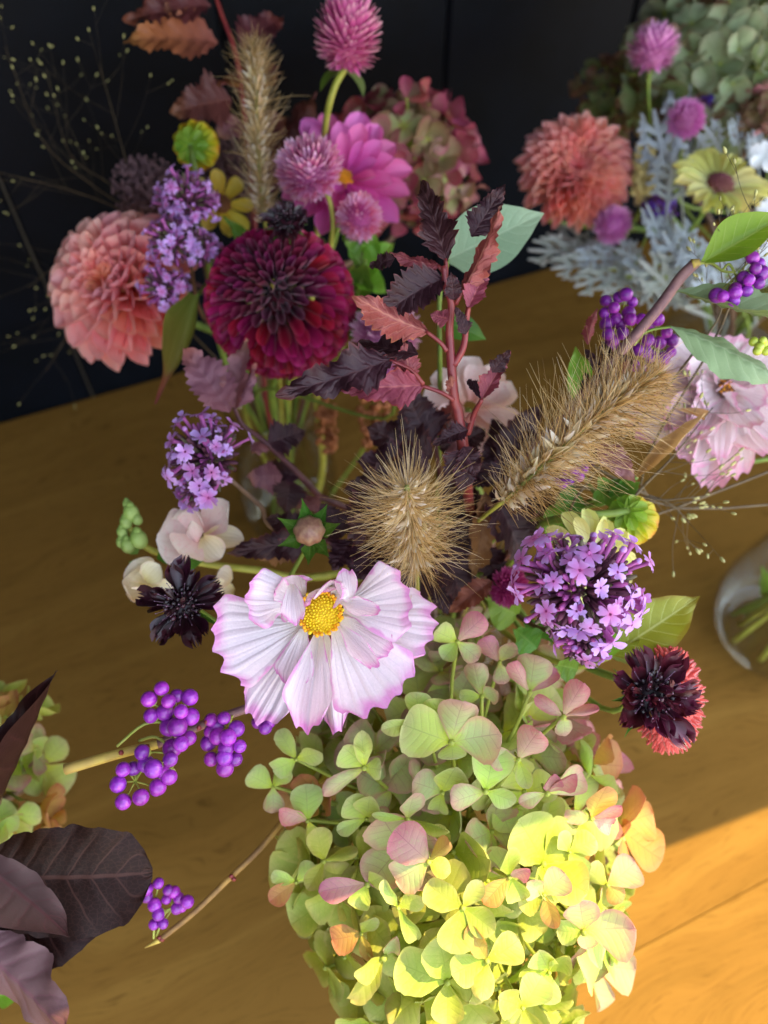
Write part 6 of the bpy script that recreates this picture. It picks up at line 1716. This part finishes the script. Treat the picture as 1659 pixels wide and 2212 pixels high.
m = MB(); m.ball((0, 0, 0), px(17, .42), 12, 8, (1, 1, .8)); put('disc', m.mesh('disc', MAT['discg']), root, zmat(U(1568, 838, .416), BACK, 1))
kb_ = one_ball('disc_floret', MAT['discg'], (1, 1, 1.4), 6, 4)
for k in range(50):
    t = (k + .5) / 50; rad = math.sqrt(t) * px(18, .416)
    put('disc_floret', ko if k % 3 == 0 else kb_, root, zmat(U(1568, 838, .414) + RT * rad * math.cos(k * GA) + UPV * rad * math.sin(k * GA) + BACK * .003 * (1 - t), BACK, .0008))
to_vase(root, U(1585, 850, .435), VE, .0018, .0014, M_STEM)

# purple beautyberry with pale green leaves
root = thing('beautyberry_branch', 'mauve beautyberry branch with sage green leaves and dark violet berries', 'branch', U(1230, 880, .40), 'beautyberry branches')
stem(root, [U(1502, 568, .335), U(1470, 600, .337), U(1420, 668, .34), U(1345, 755, .345), U(1280, 830, .355), U(1200, 920, .38), U(1110, 1020, .42), VB.slot()[0], VB.base + ZUP * .02], .0024, .0026, M_TWIG, 'twig')
stem(root, [U(1500, 570, .335), U(1535, 568, .334), U(1560, 585, .332), U(1585, 588, .330)], .0008, .0005, MAT['bstalk'], 'berry_stalk')
stem(root, [U(1495, 572, .335), U(1512, 566, .334)], .0026, .0014, M_TWG, 'twig_tip', seg=3)
SAGE = [blade('leaf', blade_mat('sage green leaf', [(0, '#8fae78'), (.5, '#97b682'), (1, '#a1bb8c')], vein='#b9cfa4', vein_amt=.6, nvein=8, vein_mode='pin', rough=.5, trans=.3, back='#7fa05c'), prof((0, .02), (.1, .16), (.3, .42), (.55, .5), (.8, .32), (1, .02)), nv=24, nu=8, fold=f, curl=c, quilt=.02, nq=8, teeth=16, tooth=.06, ripple=.02) for f, c in ((.3, .3), (-.2, -.35))]
leaf_at(root, U(1460, 628, .338), U(1720, 735, .33), px(96, .335), SAGE[0], BACK + UPV * .9)
leaf_at(root, U(1450, 705, .342), U(1720, 800, .335), px(100, .338), SAGE[1], BACK + UPV * .5)
leaf_at(root, U(1515, 568, .335), U(1700, 470, .325), px(92, .33), blade('leaf', MAT['leaflime'], OV, nv=20, nu=8, fold=.45, curl=.3, quilt=.015, nq=8), BACK + UPV * .2)
stem(root, [U(1442, 652, .339), U(1452, 630, .338), U(1462, 630, .338)], .0007, .0006, M_STEM, 'petiole')
stem(root, [U(1352, 748, .345), U(1400, 715, .345), U(1450, 706, .343)], .0007, .0006, M_STEM, 'petiole')
D4 = .328
berry_cluster(root, U(1590, 596, D4 + .003), pts([(1626, 557, 1), (1640, 570, 0), (1632, 580, 1.5), (1645, 590, .5), (1606, 600, .2), (1618, 605, 1.6), (1640, 612, 1), (1613, 628, .8), (1590, 625, .2), (1588, 632, 1.4), (1562, 640, 1), (1585, 650, .8), (1548, 638, .2)], D4), px(14.5, D4), U(1560, 585, .332), seed=11)
D5 = .365
cl = [(1309, 650), (1337, 642), (1352, 636), (1366, 652), (1306, 676), (1326, 665), (1358, 676), (1310, 700), (1314, 722), (1316, 745), (1340, 700), (1362, 690), (1338, 755), (1325, 735), (1385, 690), (1405, 700), (1420, 690), (1440, 718), (1452, 735), (1450, 760), (1432, 775), (1405, 770), (1380, 755), (1400, 735), (1425, 740), (1395, 760), (1372, 790), (1385, 800), (1330, 690), (1345, 720)]
berry_cluster(root, U(1345, 690, D5 + .004), [U(x, y, D5 - .004 * (i % 3)) for i, (x, y) in enumerate(cl[:15])], px(13, D5), U(1370, 740, .35), seed=12)
berry_cluster(root, U(1415, 735, D5 + .004), [U(x, y, D5 - .004 * (i % 3)) for i, (x, y) in enumerate(cl[15:])], px(13, D5), U(1370, 745, .35), seed=13)
berry_cluster(root, U(1230, 1030, .372), [U(x, y, .37 - .003 * (i % 2)) for i, (x, y) in enumerate([(1218, 1020), (1240, 1015), (1230, 1038), (1252, 1030), (1215, 1045), (1262, 1012), (1200, 1040)])], px(11, .37), U(1200, 990, .385), seed=14)
berry_cluster(root, U(1640, 748, .335), [U(x, y, .333 - .002 * (i % 2)) for i, (x, y) in enumerate([(1628, 738), (1640, 750), (1652, 742), (1636, 758), (1655, 758), (1648, 735), (1660, 750)])], px(9, .333), U(1690, 790, .338), seed=15, mat='green')

root = thing('dry_leaf', 'curled tan dry leaf lying across the pale pink cosmos', 'leaf', U(1380, 1010, .40))
put('leaf_blade', blade('leaf_blade', MAT['leaftan'], prof((0, .1), (.2, .36), (.5, .5), (.8, .3), (1, .03)), nv=22, nu=8, roll=1.0, curl=.5, twist=.5, ripple=.04), root, frame(U(1375, 1030, .375), U(1528, 898, .368), BACK + UPV * .4, px(46, .37)))
put('leaf_tip', blade('leaf_tip', MAT['leaftan'], prof((0, .5), (.4, .4), (1, .03)), nv=12, nu=6, roll=1.0, curl=-.6, twist=-.4), root, frame(U(1520, 905, .368), U(1458, 872, .37), BACK + UPV * .6, px(30, .37)))
stem(root, [U(1375, 1030, .375), U(1330, 1060, .385), U(1200, 1110, .41), U(1080, 1150, .45), VB.slot()[0], VB.base + ZUP * .02], .0012, .0016, M_STEM, 'petiole')

# green leaves and stem behind the long plume
root = thing('leafy_stem', 'lime green leaves below the long plume next to the turned-away zinnia', 'foliage', U(1250, 1080, .40))
for b, t, w, k in (((1300, 1085), (1392, 1040), 70, 1), ((1310, 1090), (1280, 1020), 70, 1), ((1260, 1080), (1180, 1100), 80, 1), ((1250, 880), (1252, 748), 58, 0), ((1330, 1080), (1345, 1020), 50, 1), ((1230, 1090), (1190, 1170), 80, 0)):
    leaf_at(root, U(*b, .385), U(*t, .375), px(w, .38), LIM[k], BACK + UPV * .2)
stem(root, [U(1300, 1088, .386), U(1250, 1000, .39), U(1250, 880, .385)], .0011, .0009, M_STEM)
stem(root, [U(1300, 1088, .386), U(1230, 1100, .40), U(1100, 1130, .44), VB.slot()[0], VB.base + ZUP * .02], .0013, .0016, M_STEM, 'lower_stem')

# switchgrass around the pale pink cosmos
for i, (pp, sd, ns) in enumerate((([(1390, 1075, .39), (1440, 1080, .388), (1530, 1070, .385)], 31, 12), ([(1390, 1050, .385), (1450, 990, .38), (1540, 880, .375)], 32, 14), ([(1400, 1070, .39), (1450, 1090, .39), (1490, 1130, .39)], 33, 8))):
    switchgrass('fine switchgrass with brownish seeds in front of the pale pink cosmos', [U(*q) for q in pp], VB, 'switchgrass by the pale pink cosmos', .25, seed=sd, spread=.035, nseed=ns, seedr=.0012, gravity=.1, smat=MAT['grassdark'], fil=.00014, r0=.0008)
for i, (pp, sd, ns) in enumerate((([(1560, 700, .36), (1600, 600, .35), (1640, 470, .345)], 34, 9), ([(1500, 760, .36), (1560, 660, .355), (1545, 500, .35)], 35, 9))):
    switchgrass('hair-thin switchgrass with dark seeds rising past the yellow zinnia', [U(*q) for q in pp], VE, 'switchgrass rising past the yellow zinnia', .3, seed=sd, spread=.04, nseed=ns, seedr=.0011, gravity=-.1, smat=MAT['grassdark'], fil=.00013, r0=.0006)
# plain cut stems standing in the bulbous vase
root = thing('cut_stems', 'yellow-green cut stems standing in the bulbous glass vase', 'stem', VE.base)
for i in range(4):
    a, b = VE.slot()
    stem(root, [b, a, a + (a - b) * .25 + RT * .01 * i], .0026, .0022, M_STEMY if i % 2 == 0 else M_STEM)
for i, (dx, dy) in enumerate(((-.040, -.012), (-.034, .014), (-.022, -.030), (-.030, .004))):
    stem(root, [VE.base + Vector((dx, dy, .010)), VE.base + Vector((dx * .35, dy * .35, .09)), VE.base + Vector((.006 * i - .004, .004, .19))], .0026, .0022, M_STEMY if i != 1 else M_STEM)
for i in range(5):
    a = i * 1.3
    p = VE.base + Vector((math.cos(a) * .025, math.sin(a) * .025, .03 + .008 * i))
    put('leaf', LIM[i % 2], root, frame(p, p + Vector((math.cos(a) * .008, math.sin(a) * .012, .03)), BACK, .012))

# ================================================================== dark leaves and hydrangea in the vase near the corner
root = thing('bronze_leaf_branch', 'branch of large glossy bronze-brown leaves with mauve undersides', 'foliage', U(-60, 1900, .36))
def apple(mat, tip=False, **kw):
    a = dict(nv=40, nu=12, teeth=34, tooth=.05, quilt=.010, nq=7)
    a.update(kw)
    return blade('leaf', MAT[mat], prof((0, .04), (.1, .3), (.3, .48), (.55, .5), (.8, .32), (.94, .1), (1, .005)) if not tip else prof((0, .04), (.1, .3), (.3, .46), (.6, .5), (.85, .42), (.96, .22), (1, .05)), **a)
for b, t, w, d0, d1, me, n in (
        ((-30, 1890), (302, 1915), 235, .335, .322, apple('leafapple', tip=True, fold=.18, curl=-.45, ripple=.02, seed=1), BACK + UPV * .1),
        ((-60, 1960), (232, 2008), 190, .345, .335, apple('leafapple', fold=.35, curl=-.3, ripple=.03, seed=2), BACK - UPV * .1),
        ((-60, 1850), (180, 2020), 105, .325, .312, apple('leafappleu', fold=.5, curl=.35, twist=.5, ripple=.02, seed=3), BACK + UPV * .25 + RT * .2),
        ((-60, 2040), (190, 2225), 160, .33, .318, apple('leafappleu', fold=-.2, curl=.4, twist=-.3, ripple=.04, seed=4), BACK + UPV * .1),
        ((-40, 1810), (152, 1440), 88, .335, .325, apple('leafappled', fold=.5, curl=.2, twist=.3, ripple=.03, seed=5), BACK - RT * .3),
        ((-90, 1980), (140, 2080), 170, .35, .345, apple('leafapple', fold=.2, curl=-.4, seed=6), BACK)):
    leaf_at(root, U(*b, d0), U(*t, d1), px(w, (d0 + d1) / 2), me, n)
stem(root, [U(-30, 1780, .35), U(-50, 1880, .345), U(-70, 1990, .36), U(-90, 2080, .40), VD.slot()[0], VD.base + ZUP * .02], .0016, .0024, M_STEMP)
hydrangea('yellow-green hydrangea half behind the bronze-brown leaves', U(-55, 1690, .43), (BACK + ZUP * .2).normalized(), (.042, .052, .035), .0185, lambda p, r: r.choice(('y', 'y', 'g', 'gp', 'o')), VD, n=46, seed=15, phimax=1.9)
root = thing('cut_stems', 'pale stems leaning in the vase under the bronze-brown leaves', 'stem', VD.base)
for i in range(3):
    a, b = VD.slot()
    stem(root, [b, a, a + (a - b) * .3], .0028, .0022, M_STEMY if i else M_STEM)
root = thing('leafy_stem', 'lime leaf at the vase rim beneath the mauve leaf undersides', 'foliage', U(-20, 2150, .43))
leaf_at(root, U(-20, 2160, .42), U(60, 2130, .41), px(40, .42), LIM[0], BACK)
stem(root, [U(-20, 2160, .42), VD.slot()[0], VD.base + ZUP * .02], .0012, .0014, M_STEM)
